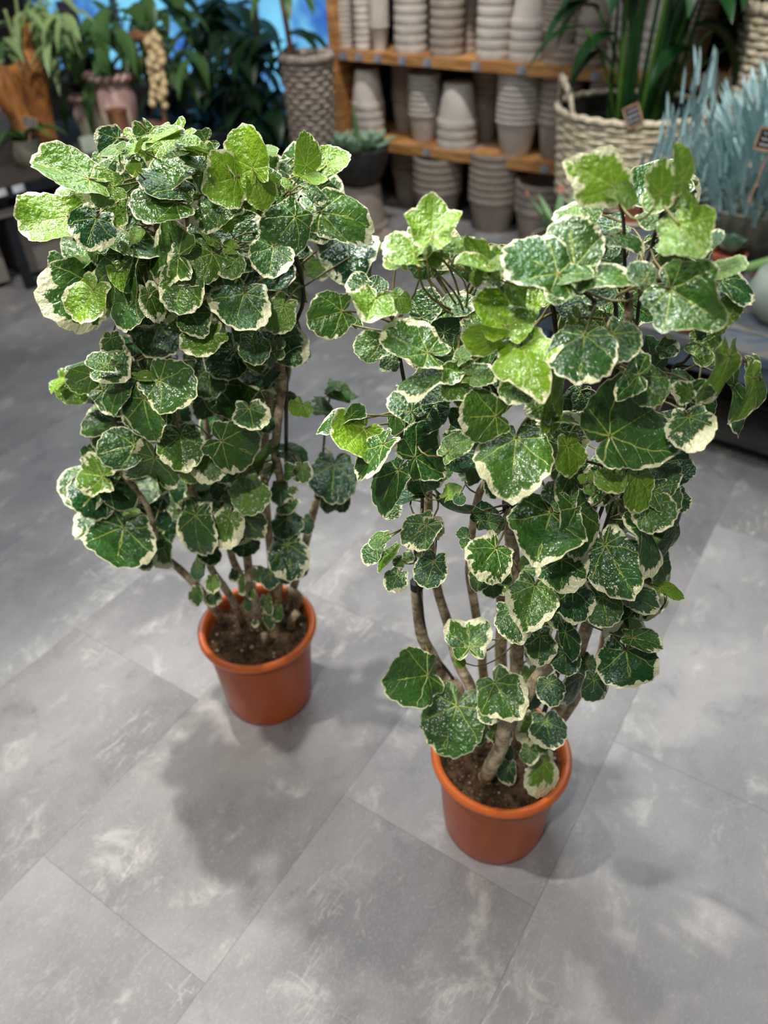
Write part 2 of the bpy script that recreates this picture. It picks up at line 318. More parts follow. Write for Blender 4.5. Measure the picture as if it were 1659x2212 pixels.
# crop: (ox, oy, px per crop unit) ; each leaf: base x y, tip x y, width, young 0-9, cream 0-9, depth layer
CROP = dict(A=(40,250,3.770),B=(400,250,3.770),C=(90,680,3.815),D=(400,680,3.814),E=(400,1150,4.879),F=(660,420,3.190),
            G=(1080,300,2.865),H=(680,820,3.072),I=(1060,860,3.456),J=(820,1250,2.633),K=(1050,760,6.504))
LEFT = {
'A': """575 515 200 380 300 4 2 0;775 578 570 600 280 4 2 0;590 600 500 740 230 5 1 1;395 820 40 880 360 7 3 0;632 830 570 1020 350 0 5 0
1285 700 950 690 320 2 3 0;1310 590 1020 450 200 1 4 0;1320 590 1440 470 170 1 2 1;990 280 860 230 90 6 1 0;990 275 1075 190 90 6 1 0
1085 190 1305 65 75 6 2 0;1110 190 1335 125 75 5 3 0;1085 170 1035 120 55 6 1 1;1340 240 1130 270 130 5 2 0;1450 250 1310 165 130 5 2 0
1490 290 1350 290 70 5 2 0;1490 420 1310 310 100 1 5 0;820 310 940 370 110 3 1 1;800 270 650 280 70 3 2 0;820 280 850 210 60 3 3 0
780 450 690 390 120 2 4 1;830 440 870 370 70 2 9 0;1010 370 1110 350 80 4 1 1;960 450 910 380 120 6 1 0;980 500 900 640 190 1 3 1
790 750 890 790 150 1 5 1;1450 480 1330 420 90 7 2 1;1300 1135 1040 1080 520 2 5 0;1375 1290 1260 1560 340 2 4 0;1580 1120 1310 1200 380 3 3 0
640 1390 290 1530 540 1 5 1;610 1420 470 1650 290 8 4 0;385 1330 315 1130 140 1 1 1;840 1270 680 1310 210 3 3 1;800 1270 900 1420 180 6 3 0
950 1480 790 1690 240 1 3 0;1065 1450 1160 1650 200 2 7 0;930 1000 1010 920 100 5 0 0;870 1100 840 1030 90 5 2 0;900 990 860 870 130 1 2 1
780 1080 660 1060 140 1 2 1;600 1040 575 1190 70 2 4 1;900 1180 900 1290 160 0 1 2;960 1320 1020 1440 130 1 1 1;700 760 640 700 150 6 2 2;840 700 880 640 160 7 0 2""",
'B': """550 430 455 150 320 9 2 0;420 497 180 570 420 9 4 0;330 720 80 820 310 2 4 0;140 640 10 560 260 1 5 1;985 410 1040 185 210 7 3 0
1150 405 1270 240 240 7 3 0;960 480 1130 540 100 8 1 0;1000 600 1160 640 120 1 5 0;1200 580 1250 500 150 2 8 1;1100 785 1500 790 390 2 3 0
1320 985 1330 1210 470 0 5 1;580 540 650 740 230 8 3 0;720 560 630 540 160 7 2 0;850 575 805 510 65 8 2 0;895 820 730 1040 390 1 3 0
718 1062 690 1270 340 1 4 0;900 1090 980 1090 130 0 2 1;590 800 450 720 190 5 5 1;350 925 345 850 95 6 1 0;240 1020 150 900 110 7 2 0
150 980 40 910 140 1 3 1;550 1100 450 980 140 1 1 1;390 1080 310 1040 110 7 1 0;330 1130 370 1320 230 3 4 0;540 1120 440 1330 120 1 2 1
480 1445 400 1710 470 1 5 0;680 1270 760 1420 370 0 3 1;900 1180 970 1310 140 1 6 2;840 1400 990 1510 130 2 4 1;800 1550 700 1740 260 5 4 0
230 1460 250 1740 100 2 6 1;40 1590 130 1750 270 1 3 0;650 310 745 250 85 4 2 1;650 410 765 380 115 2 4 1;1550 1100 1440 1290 65 4 1 0
800 620 850 640 90 7 4 1;830 470 760 430 120 1 2 1;500 900 420 820 150 1 2 2""",
'C': """965 85 900 290 460 1 3 1;1410 170 1180 270 270 5 5 0;575 190 600 320 190 1 6 0;620 450 790 400 240 3 6 0;550 410 390 370 150 1 4 0
860 480 740 170 240 0 1 1;415 495 240 590 220 3 3 0;450 520 400 680 200 1 5 1;410 660 330 690 90 2 9 1;655 600 520 770 170 1 3 0
570 540 590 430 90 6 0 1;970 540 1230 690 430 1 3 0;840 690 870 1025 320 1 4 0;800 510 930 520 80 6 1 0;710 590 800 590 70 5 5 1
600 880 350 890 210 1 3 1;520 920 400 1060 150 1 4 1;765 1072 520 1130 320 1 3 0;930 1180 860 1430 450 1 6 0;1140 990 1180 1235 370 2 5 0
1400 1140 1340 1370 290 2 6 0;1190 1290 1240 1390 130 7 1 0;505 1330 300 1300 340 4 6 0;500 1390 330 1590 380 0 2 1;600 1680 300 1790 280 1 4 1
675 1750 610 2060 520 1 4 0;1270 1650 1230 1950 310 1 4 0;1000 1500 990 1610 130 0 3 2;700 1500 740 1600 120 3 5 1;690 1660 790 1600 90 5 1 1
1020 1680 1060 1790 110 2 6 2;840 1950 870 2090 190 1 3 1;990 1880 1040 2080 160 2 7 1;1390 1930 1370 2030 190 0 3 1;1300 2050 1270 2180 110 1 2 1
190 525 60 590 60 9 1 0;190 525 130 610 60 9 1 0;190 520 150 480 45 9 1 0;1375 440 1390 650 290 1 3 1;390 1180 340 1100 80 1 1 1;1270 1620 1180 1540 200 2 5 1
1180 400 1260 440 200 1 2 2;1050 800 1200 900 230 0 2 2;700 1450 600 1450 70 1 2 2""",
'D': """555 215 590 370 250 1 3 0;400 280 260 460 340 0 3 1;590 360 590 465 180 1 4 1;790 100 780 215 220 3 6 1;715 230 715 290 75 1 3 0
780 215 785 275 80 1 3 0;785 300 785 365 75 2 5 0;710 350 710 430 65 1 4 0;530 770 565 930 290 1 5 0;300 1040 580 1160 430 1 3 0
485 1450 640 1610 290 4 3 0;480 1440 420 1350 150 4 1 0;470 1640 600 1850 240 1 4 0;370 1670 290 1910 270 3 8 0;490 1830 480 1950 240 0 3 1
860 1290 775 1290 150 1 3 0;965 1250 970 1370 155 2 5 0;1230 1225 1210 1460 390 0 1 1;965 740 920 830 190 6 1 0;1250 580 1420 660 70 2 0 2
1250 570 1140 600 60 2 0 2;1200 660 1340 720 80 1 0 2;1100 700 1220 740 80 1 0 2;1080 790 1210 800 100 2 0 2;600 600 730 640 90 1 3 2
830 1120 1010 1130 160 0 1 1;800 690 900 730 150 0 1 2;780 1420 790 1550 160 0 3 1;830 1680 860 1830 250 0 3 1;980 1690 1000 1790 150 0 2 1
840 1890 870 2110 330 0 5 0;940 2040 970 2150 120 0 2 1;780 2080 840 2190 140 1 3 1;1170 1500 1190 1630 130 0 2 1;1290 1470 1300 1620 150 0 2 1
840 1560 880 1640 200 2 6 1;180 650 200 850 210 0 3 2;700 1100 540 1240 110 3 3 1;720 1260 620 1310 80 4 8 1;270 1400 290 1530 140 0 3 1;100 1420 140 1530 160 0 5 2
640 870 700 930 140 0 3 1;420 640 400 760 190 1 5 2;300 700 330 850 180 0 3 2;880 1430 900 1480 90 2 6 1;680 480 700 560 150 1 5 2""",
'E': """130 360 110 490 140 0 2 0;290 490 290 600 150 4 5 0;120 620 110 770 150 1 4 0;300 650 300 780 160 1 6 0;600 500 590 650 90 3 7 0
860 880 860 1010 100 1 5 0;980 810 990 930 115 2 3 0;870 770 870 870 100 2 5 0;660 720 660 830 90 0 1 0;900 430 900 570 190 0 2 0;520 420 510 520 110 1 5 1
700 630 690 700 90 4 6 0;740 940 740 990 80 2 8 0;760 400 790 520 170 2 5 1;1100 380 1190 470 150 0 3 1;850 690 850 780 120 2 4 1"""}
RIGHT = {
'F': """250 805 60 860 300 2 2 0;235 820 390 840 80 2 1 1;485 715 430 855 320 6 5 0;400 640 290 590 160 1 5 1;470 650 540 580 130 1 1 1
868 285 880 60 340 8 2 0s;840 350 1130 215 75 7 2 0;750 400 560 310 200 7 5 0;650 430 540 470 120 7 3 0;700 430 715 510 75 3 1 1
830 410 740 420 60 6 2 0;870 395 930 480 115 5 1 0;835 410 850 355 60 5 1 0;1250 480 1110 310 190 4 2 0s;1250 500 1040 460 90 5 2 0
1190 540 1150 620 90 6 2 0;1250 500 1200 540 70 5 2 1;1300 480 1380 460 90 5 2 0;1430 520 1350 520 90 5 8 0;640 700 710 800 120 5 1 0
800 850 840 660 210 1 3 1;950 795 1150 720 160 2 5 1;1180 720 1100 650 120 0 2 2;955 950 970 815 200 0 2 1;510 1040 345 1060 200 2 2 0
845 1090 560 950 280 2 4 0;600 1130 550 1200 140 1 4 1;1050 1140 970 970 200 1 3 1;1060 1130 1130 1040 100 2 3 0;1310 1000 1090 990 200 9 2 0
1390 910 1400 640 430 9 1 0s;1485 1045 1560 1210 430 9 4 0s;1230 880 1180 790 120 5 3 1;1200 930 1080 880 110 2 5 1;950 1210 640 1260 190 2 4 0
1130 1240 980 1370 300 3 2 0s;1140 1250 1300 1240 160 3 3 0;1240 1150 1130 1070 150 1 2 1;1240 1140 1350 1180 120 2 6 1;640 680 600 660 60 1 1 1""",
'G': """700 290 500 190 330 8 6 0s;720 310 860 350 120 4 1 0;1000 340 1010 150 165 5 5 0;1130 260 1140 50 110 6 1 0;1110 280 1265 395 65 5 2 0
530 440 350 490 130 4 6 1;540 520 570 380 120 2 3 1;360 835 80 640 300 1 3 0;460 790 430 510 350 2 4 0;360 850 540 790 95 2 2 0
560 860 770 780 140 2 4 0;550 880 480 920 70 2 3 0;1110 530 1240 690 330 6 1 0s;1060 400 1190 430 120 5 1 1;1000 500 850 480 100 2 3 1
1290 660 1360 580 80 0 4 0;690 600 880 600 110 1 4 1;900 870 850 750 150 1 3 0;850 880 790 820 100 2 8 1;1050 925 1290 1080 430 2 1 0s
1370 880 1570 930 140 0 4 1;1330 820 1490 760 110 4 2 0;1080 640 1070 780 140 3 1 1;1040 760 980 840 120 3 9 1;1370 1000 1430 1110 180 5 1 1
1330 1130 1390 1190 80 5 2 1;1230 1270 1390 1320 180 3 2 1;1420 1340 1380 1630 145 6 2 0;1450 1530 1520 1820 95 1 2 1;1570 1480 1560 1740 85 5 2 0
1590 1420 1650 1640 80 2 2 1;1590 1450 1540 1370 60 2 2 1;525 1215 500 1400 390 1 2 0;500 1050 380 1040 140 0 1 1;540 1000 570 1060 90 2 6 1
695 1205 820 1330 220 1 3 0;940 1440 940 1230 150 0 1 1;855 1460 735 1430 350 1 3 0s;870 1465 1000 1620 220 2 1 0;680 1835 970 1660 580 1 2 0
1170 1560 1120 1420 120 1 1 0;1170 1555 1090 1580 150 2 6 0;1170 1555 1310 1560 130 1 3 0;1230 1600 1290 1740 140 1 2 1;1170 1720 1200 1880 280 1 8 0
400 1410 560 1470 110 1 3 1;120 1520 80 1620 220 2 5 0;310 1700 330 1410 140 5 2 0;290 1700 180 1610 140 5 5 0;300 1730 490 1690 80 4 7 0
380 1600 340 1720 150 0 2 1;500 1560 450 1660 140 0 4 2;1010 1310 1090 1260 130 1 5 1;1230 1140 1220 1240 70 0 2 1;480 1800 550 1720 160 1 5 1
640 1000 680 930 110 1 3 2;1180 640 1280 700 150 1 2 2;300 950 480 960 80 1 4 1;1240 1330 1290 1400 110 4 4 1;640 720 700 640 120 1 2 2""",
'H': """330 325 190 460 380 9 4 0;240 230 0 285 100 1 4 0;240 240 320 170 110 1 2 0;450 430 260 620 170 1 5 0;540 200 510 360 110 1 2 1
640 210 540 80 190 1 4 0;620 230 590 420 120 1 6 1;665 515 860 420 400 1 3 0;890 480 1020 370 160 3 4 0;555 600 370 830 210 1 2 0
800 150 700 330 240 0 2 1;740 40 800 110 200 0 2 1;970 240 900 300 160 0 2 1;1200 240 980 250 330 2 3 0;1335 390 1310 660 480 2 2 0
1090 500 900 560 130 0 0 1;720 610 730 775 240 0 3 1;840 640 910 600 60 1 1 1;880 770 960 700 95 5 1 0;960 770 965 830 80 0 2 0
680 760 500 800 110 0 2 1;530 820 480 910 130 3 6 1;745 965 600 1080 220 1 3 0;745 970 850 1010 160 4 8 0;790 1205 760 1375 195 0 4 0
460 1040 360 1080 95 2 3 0;410 1110 330 1210 130 1 3 0;520 1140 430 1270 70 4 2 0;555 1295 510 1390 160 1 6 0;580 1220 530 1190 80 2 5 0;610 1190 640 1150 80 3 4 0
1000 1040 960 990 90 0 2 0;1000 1100 1000 1040 80 1 4 0;1200 1120 1090 1260 310 1 6 0;1100 930 1200 850 180 0 1 1;1150 940 1250 980 130 1 2 1
1180 670 1190 765 120 0 4 1;1050 540 1060 690 140 1 3 2;1410 700 1210 740 50 1 4 0;1040 880 790 840 70 0 2 1;1100 1270 1070 1400 140 1 3 1;1170 1330 1190 1430 130 1 3 1;1220 1290 1290 1330 110 1 4 1
1000 640 1090 600 90 1 1 2;700 1150 760 1160 90 2 2 2""",
'K': """1150 1320 1200 1740 380 6 3 0;1180 1190 1450 1200 310 1 7 1;1100 1330 1080 1080 140 4 5 1""",
'I': """450 855 360 1150 540 1 2 0;540 760 480 580 250 2 2 0;590 830 500 800 120 3 7 0;635 820 760 1150 280 1 3 0;740 1120 760 1190 120 3 9 1
530 1200 530 1420 350 1 6 0;855 1095 1000 1350 430 1 7 0;1120 950 1310 1220 160 1 6 0;1380 960 1310 1260 100 0 1 1;1260 1220 1230 1460 120 2 5 1
1270 1410 1430 1450 95 7 1 0;330 1395 280 1610 370 2 5 0;610 1420 600 1660 270 0 4 0;830 1480 880 1685 250 1 2 0;150 1570 200 1730 280 1 5 0
350 1630 400 1760 180 0 5 1;540 1620 500 1720 230 1 5 1;370 1770 350 1955 210 1 5 0;560 1750 620 1940 145 0 3 0;560 1900 560 2060 200 0 3 0
1020 1420 1190 1590 210 0 4 0;960 1620 920 1770 150 0 2 1;1030 1600 1110 1790 140 4 4 1;1060 1790 1260 1830 160 1 5 0;1010 1880 1050 2160 410 0 4 0
915 560 870 680 230 6 2 0;1100 570 1080 840 200 6 2 0;950 470 960 360 300 3 9 1;1200 700 1300 470 250 1 2 0;1210 690 1410 760 230 1 2 0
1170 790 1290 930 300 2 5 0;1330 470 1480 590 220 0 3 1;1400 720 1440 850 120 0 5 1;1000 780 1060 890 120 2 7 1;760 690 720 640 110 4 1 0
685 620 680 570 60 6 0 0;750 600 760 550 60 6 0 0;830 720 860 780 100 0 1 1;700 1960 760 2070 150 0 2 1;780 2100 800 2190 170 0 4 1
250 1220 320 1170 60 2 2 1;1100 1300 1150 1400 160 0 1 1;950 1350 1050 1390 110 6 3 1;1300 950 1200 1000 190 1 4 1""",
'J': """510 388 500 230 255 2 6 0;275 548 110 575 320 1 2 0;440 720 370 965 320 1 1 0;655 590 740 740 280 2 4 0;650 870 745 900 140 1 5 0;600 740 650 810 120 2 6 0
600 860 530 930 100 0 2 1;945 810 975 940 200 0 4 0;880 800 820 930 140 5 6 1;850 970 850 1050 100 1 4 0;730 1070 715 1165 105 0 3 0
930 1050 945 1220 175 6 9 0;960 590 990 695 155 0 4 0;1220 575 1220 690 125 0 2 0;1180 470 1190 550 110 0 3 1;1130 560 1100 720 110 0 3 1
920 940 910 990 80 4 5 1;730 970 730 1030 65 0 2 1;455 460 460 505 60 8 0 0;450 450 440 410 60 8 0 0;850 520 850 590 90 4 2 1;860 640 870 730 110 0 2 1;900 420 860 480 130 1 5 2;290 520 310 550 50 1 1 1"""}
# ------------------------------------------------------------------ the setting
fl=MB(); fl.add([(-5,-1.5,0),(5,-1.5,0),(5,8.5,0),(-5,8.5,0)],[(0,1,2,3)]); struct(fl.build('floor',M['floor'],loc=(0,0,0)))
SA=math.radians(-34.0); SU=Vector((math.cos(SA),math.sin(SA),0)); SW=Vector((-math.sin(SA),math.cos(SA),0)); SN=SW
SROT=Matrix.Rotation(SA,3,'Z')
S0=atp(704,0,(0.1,4.95,0),SN); S0.z=0            # left front foot of the shelf
def SP(u,w_,z): return S0+SU*u+SW*w_+Vector((0,0,z))
def sbox(mb,u0,u1,w0,w1,z0,z1,m=0): return mb.box(SP((u0+u1)/2,(w0+w1)/2,(z0+z1)/2),(u1-u0,w1-w0,z1-z0),SROT,m)
WB=0.62
m_=MB(); sbox(m_,-.10,4.6,WB,WB+.12,0,2.6); struct(m_.build('wall_back',M['wall_dark'],loc=SP(0,WB,0)))
# left wall carrying the window, further back
m_=MB(); sbox(m_,-.42,-.10,WB-.05,WB+.07,0,2.6); struct(m_.build('wall_middle',M['wall_pale'],loc=SP(-.3,WB,0)))
m_=MB()
sbox(m_,-4.2,-.42,WB,WB+.12,0,.42); sbox(m_,-4.2,-.42,WB,WB+.12,1.9,2.6); sbox(m_,-4.2,-3.6,WB,WB+.12,.42,1.9)
struct(m_.build('wall_left',M['wall_dark'],loc=SP(-2,WB,0)))
wr=MB(); 
for z0,z1 in ((.42,.48),(1.84,1.9)): sbox(wr,-3.6,-.42,WB+.01,WB+.09,z0,z1)
for u in (-3.6,-2.54,-1.48,-.47): sbox(wr,u,u+.05,WB+.01,WB+.09,.48,1.84)
win=struct(wr.build('window_1',M['frame'],loc=SP(-2,WB,.42)))
m_=MB(); sbox(m_,-3.58,-.44,WB+.045,WB+.055,.45,1.87); m_.build('pane',M['pane'],win,loc=SP(-2,WB+.05,1.1))

# ------------------------------------------------------------------ two variegated shrubs
def leaf_outline(phi,rng_,star):
    a=abs(phi); c0,rr=.38,.62
    r=c0*math.cos(a)+math.sqrt(max(0,rr*rr-(c0*math.sin(a))**2))
    r+=.23*math.exp(-((a-2.42)/.45)**2)
    lob=rng_['lob']+(.075 if star else 0)
    r*=1+lob*(math.cos(phi*6.6+rng_['p1']*.0)-.35)*(1 if a<2.6 else .3)
    r*=1+.055*abs(math.sin(phi*9.5+rng_['p2']))+.012*math.sin(phi*31+rng_['p1'])+.012*math.sin(phi*5+rng_['p1'])+.02*math.sin(phi*2+rng_['p2'])
    x=(PI-a)/.24; x=min(1,max(0,x)); r*=.10+.90*x*x*(3-2*x)
    return r
RINGS=(0,.12,.28,.44,.6,.74,.86,.94,1.0)
def leaf_mesh(L,Wd,seed,star,lime,cream,segs=76,rings=RINGS,flat=1.0):
    """verts in local leaf space (x midrib, y side, z normal), attribute rows, faces"""
    r=random.Random(seed); k={'lob':r.uniform(-.012,.022),'p1':r.uniform(0,6),'p2':r.uniform(0,6)}
    cup=r.uniform(-.30,.18)*flat; fold=r.uniform(-.02,.20)*flat; wv=r.uniform(.03,.11)*flat; kk=r.choice((3,4,5)); ph=r.uniform(0,6); tip=r.uniform(.0,.22)*flat
    if star: fold+=.12; tip+=.05
    V=[];A=[];B=[];F=[]
    sd=r.uniform(0,20)
    for j,t in enumerate(rings):
        for i in range(segs if j else 1):
            phi=-PI+2*PI*(i+.5)/segs; R=leaf_outline(phi,k,star)*t
            x,y=R*math.cos(phi),R*math.sin(phi)
            z=cup*R*R+fold*(abs(y)-.15)*(.4+R) - tip*max(0,x)**2 + wv*math.sin(kk*phi+ph)*t*t*(R+.2) - .024*math.cos(phi*7.4)*R*(1.15-t*.5)
            V.append(Vector((x*L,y*Wd/1.24,z*L))); A.append((x,y,sd)); B.append((lime,cream,1-t,1))
    for i in range(segs-1): F.append((0,1+i,2+i))
    for j in range(1,len(rings)-1):
        a=1+(j-1)*segs; b=a+segs
        for i in range(segs-1): F.append((a+i,b+i,b+i+1,a+i+1))
    return V,A,B,F
class LeafMB(MB):
    def __init__(s): super().__init__(); s.a=[]; s.b=[]
    def leaf(s,P,Mx,data):
        V,A,B,Fc=data; s.add([P+Mx@v for v in V],Fc,0); s.a+=A; s.b+=B
    def other(s,fn,*a,**k):
        n=len(s.v); fn(*a,**k); d=len(s.v)-n; s.a+=[(0,0,0)]*d; s.b+=[(0,0,0,1)]*d
    def build(s,name,mats,parent,loc):
        o=super().build(name,mats,parent,loc,sharp=None); me=o.data
        t=me.attributes.new('lxy','FLOAT_VECTOR','POINT'); t.data.foreach_set('vector',[c for q in s.a for c in q])
        t=me.attributes.new('lf','FLOAT_COLOR','POINT'); t.data.foreach_set('color',[c for q in s.b for c in q])
        return o
def leaf_pose(P,dx,dy,Lpx,Wpx,r,lift=True):
    """matrix with columns midrib, side, normal plus true length and width from an apparent direction and size"""
    v=(CAM-P).normalized(); sc_=px_at(P)
    m=(RT*dx-UP*dy).normalized(); m=(m-v*m.dot(v)).normalized(); s=v.cross(m)
    K=1.24; q=Wpx/Lpx; L,Wd=Lpx*sc_*1.05,Wpx*sc_*1.05
    def rot(ax,a): return Matrix.Rotation(a,3,ax)
    if q<K*.97:
        a=min(math.acos(max(-1,min(1,q/K))),1.15); Wd=K*L if a<1.15 else Wd/math.cos(a); ax=m
    else:
        a=min(math.acos(max(-1,min(1,K/q))),1.0); L=Wd/K; ax=s
    best=max((1,-1),key=lambda g:(rot(ax,g*a)@v).z)
    if r.random()<.12: best=-best
    R=rot(ax,best*a)
    n2=R@v; m2=R@m; s2=R@s
    if lift and a<.45:
        h=n2.cross(Vector((0,0,1)))
        if h.length>1e-3:
            R2=rot(h.normalized(),r.uniform(.05,.38)); n2,m2,s2=R2@n2,R2@m2,R2@s2
            L/=.96; Wd/=.96
    return Matrix((m2,s2,n2)).transposed(),L,Wd
def bez(a,b,c,n=7): return [a*(1-t)**2+b*2*t*(1-t)+c*t*t for t in [i/(n-1) for i in range(n)]]

def make_shrub(name,label,px,py,table,stems,half,seed,spread,nfill,bare):
    base=atz(px,py,.0); X=base.copy()
    root=thing(name,X,label,'potted plant')
    r=random.Random(seed)
    # pot
    p=MB(); p.lathe([(0,.004),(.098,.004),(.104,.0),(.1075,.006),(.110,.03),(.1245,.225),(.1245,.236),(.121,.237),(.119,.225),(.112,.19)],X,72)
    pot=p.build('pot',M['terracotta_plastic'],root,X)
    p=MB(); p.lathe([(.1215,.232),(.128,.232),(.1385,.240),(.1405,.247),(.1395,.254),(.135,.2585),(.129,.2585),(.1235,.254),(.1215,.245),(.1215,.232)],X,72)
    p.build('rim',M['terracotta_rim_lit'],pot,X)
    sp=MB(); v=[];f=[];n=48;rr=[0,.02,.04,.06,.08,.095,.108,.121]
    for j,q in enumerate(rr):
        for i in range(n):
            a=2*PI*i/n; x,y=q*math.cos(a),q*math.sin(a)
            v.append(X+Vector((x,y,.222+.010*noise.noise(Vector((x*28+seed,y*28,0)))+.007*noise.noise(Vector((x*80,y*80,seed)))+.012*(1-q/.12))))
    for j in range(len(rr)-1):
        for i in range(n): a,b=j*n+i,j*n+(i+1)%n; f.append((a,b,b+n,a+n))
    sp.add(v,f)
    for i in range(24):
        a=r.uniform(0,6.28); q=.112*math.sqrt(r.random()); c=X+Vector((q*math.cos(a),q*math.sin(a),.226+.012*(1-q/.12)))
        s=r.uniform(.0022,.0055); 
        sp.lathe([(0,-s*.5),(s,-.1*s),(s*.9,.4*s),(0,.7*s)],c,7,m=1)
    sp.build('soil',[M['soil'],M['pebble']],root,X+Vector((0,0,.22)))
    nrm=Vector((-X.x,-X.y,0)).normalized(); lat=Vector((-nrm.y,nrm.x,0))
    def pt(x,y,off):
        q=atp(x,y,X,nrm)                                   # on the upright plane through the pot axis
        d=ray(x,y); d=d/abs(d.dot(nrm)); return q-d*off    # off metres toward the viewer
    def depth(P,layer):
        dx=(P-X).dot(lat)/half; b=spread*(.35+.65*min(1,max(0,(P.z-.25)/.5)))
        f_=math.sqrt(max(.03,1-dx*dx)); return b*f_*(1,.45,-.05)[layer]
    samples=[]
    for st in stems:
        r0,r1,cut,pts=st; W3=[]
        for i,q in enumerate(pts):
            W3.append(atz(q[0],q[1],.222) if i==0 else pt(q[0],q[1],q[2]))
        if abs((W3[0]-X).xy.length)>.11: W3[0]=X+(W3[0]-X)*(.105/(W3[0]-X).xy.length); W3[0].z=.222
        W3[0].z-=.015
        path=smooth_path(W3,6); k=len(path)
        rad=[(r0+(r1-r0)*i/(k-1))*(1+.06*noise.noise(path[i]*40)) for i in range(k)]
        b=MB(); b.tube(path,rad,10)
        dark=r0<.005
        o=b.build('stem',M['young_stem'] if dark else M['bark'],root,W3[0],sharp=None)
        if cut:
            cc=MB(); e=path[-1]; t=(path[-1]-path[-2]).normalized(); q=rad[-1]
            cc.tube([e-t*.012,e+t*.004,e+t*.006],[q*1.08,q*1.1,q*.8],12); cc.build('cut_end',M['cut'],o,e)
        samples+=[(q,i/k) for i,q in enumerate(path) if i>2]
    # leaves
    rows=[]
    for cr,txt in table.items():
        ox,oy,sc_=CROP[cr]
        for e in txt.replace('\n',';').split(';'):
            e=e.strip()
            if not e: continue
            star=e.endswith('s'); ax,ay,tx,ty,wd,l,c,ly=[int(k) for k in e.rstrip('s').split()]
            rows.append((ox+ax/sc_,oy+ay/sc_,ox+tx/sc_,oy+ty/sc_,wd/sc_,l,c,ly,star))
    rows.sort(key=lambda e:-((e[2]-e[0])**2+(e[3]-e[1])**2)**.5*e[4]*(1,.8,.5)[e[7]])
    rest=LeafMB(); placed=[]
    def petiole(mb,P,Mx,L):
        m=Mx.col[0]; n=Mx.col[2]; best=None;bd=9
        for q,t in samples:
            d=(q-P).length+max(0,q.z-P.z+.01)*1.2
            if d<bd: bd=d;best=q
        T=best; l=(P-T).length
        if l>.17: T=P+(T-P)*(.17/l)
        mid=P-m*min(.05,l*.4)-n*.012+(T-P)*.25; path=bez(T,mid,P+n*.0008,7)
        k=.0009+.0011*min(1,L/.1); args=(path,[k*1.25]*3+[k]*4,5)
        return args
    for i,(ax,ay,tx,ty,wd,l,c,ly,star) in enumerate(rows):
        P0=pt(ax,ay,0); P=pt(ax,ay,depth(P0,ly)+r.uniform(-.012,.012))
        Lp=max(6,math.hypot(tx-ax,ty-ay)); Mx,L,Wd=leaf_pose(P,tx-ax,ty-ay,Lp,wd,r)
        lime=l/9*.95+r.uniform(-.04,.04); cream=c/10
        big=i<100
        data=leaf_mesh(L,Wd,seed*1000+i,star,max(0,lime),cream,76 if big else 44,RINGS if big else RINGS[::2])
        placed.append((P,Mx,L,ly,ax,ay))
        if big:
            b=LeafMB(); b.leaf(P,Mx,data); o=b.build('leaf',M['leaf'],root,P)
            pb=MB(); pb.tube(*petiole(pb,P,Mx,L)); pb.build('petiole',M['petiole'],o,P,sharp=None)
        else:
            rest.leaf(P,Mx,data); rest.other(rest.tube,*petiole(rest,P,Mx,L),m=1)
    for k in range(nfill):
        P,Mx,L,ly,ax,ay=r.choice(placed); d=(P-CAM).normalized()
        back=r.uniform(.03,.20); sc_=1.0+back/((P-CAM).length)*.6
        jx,jy=r.gauss(0,22),r.gauss(0,22)
        Q=CAM+(P-CAM)*(1+back/(P-CAM).length)+RT*jx*px_at(P)-UP*jy*px_at(P)
        hd=Vector((Q.x-X.x,Q.y-X.y,0))
        if hd.length>half*.95 or Q.z<.42: continue
        qx,qy=ax+jx*1.0,ay+jy*1.0
        near=[math.hypot(e[4]-qx,e[5]-qy) for e in placed]; near.sort()
        if near[0]>34 or near[3]>75 or bare(qx,qy): continue
        a=r.uniform(0,6.28); Mq,L2,W2=leaf_pose(Q,math.cos(a),abs(math.sin(a))*.8+.1,78*r.uniform(.55,1.2),88*r.uniform(.45,1.05),r)
        rest.leaf(Q,Mq,leaf_mesh(L2,W2,seed*7000+k,False,r.choice((0,.1,.1,.2,.5)),r.choice((.1,.2,.3,.5)),30,RINGS[::2]))
        rest.other(rest.tube,*petiole(rest,Q,Mq,L2),m=1)
    fo=rest.build('foliage',[M['leaf'],M['petiole']],root,X+Vector((0,0,.6))); fo['kind']='stuff'
    return root
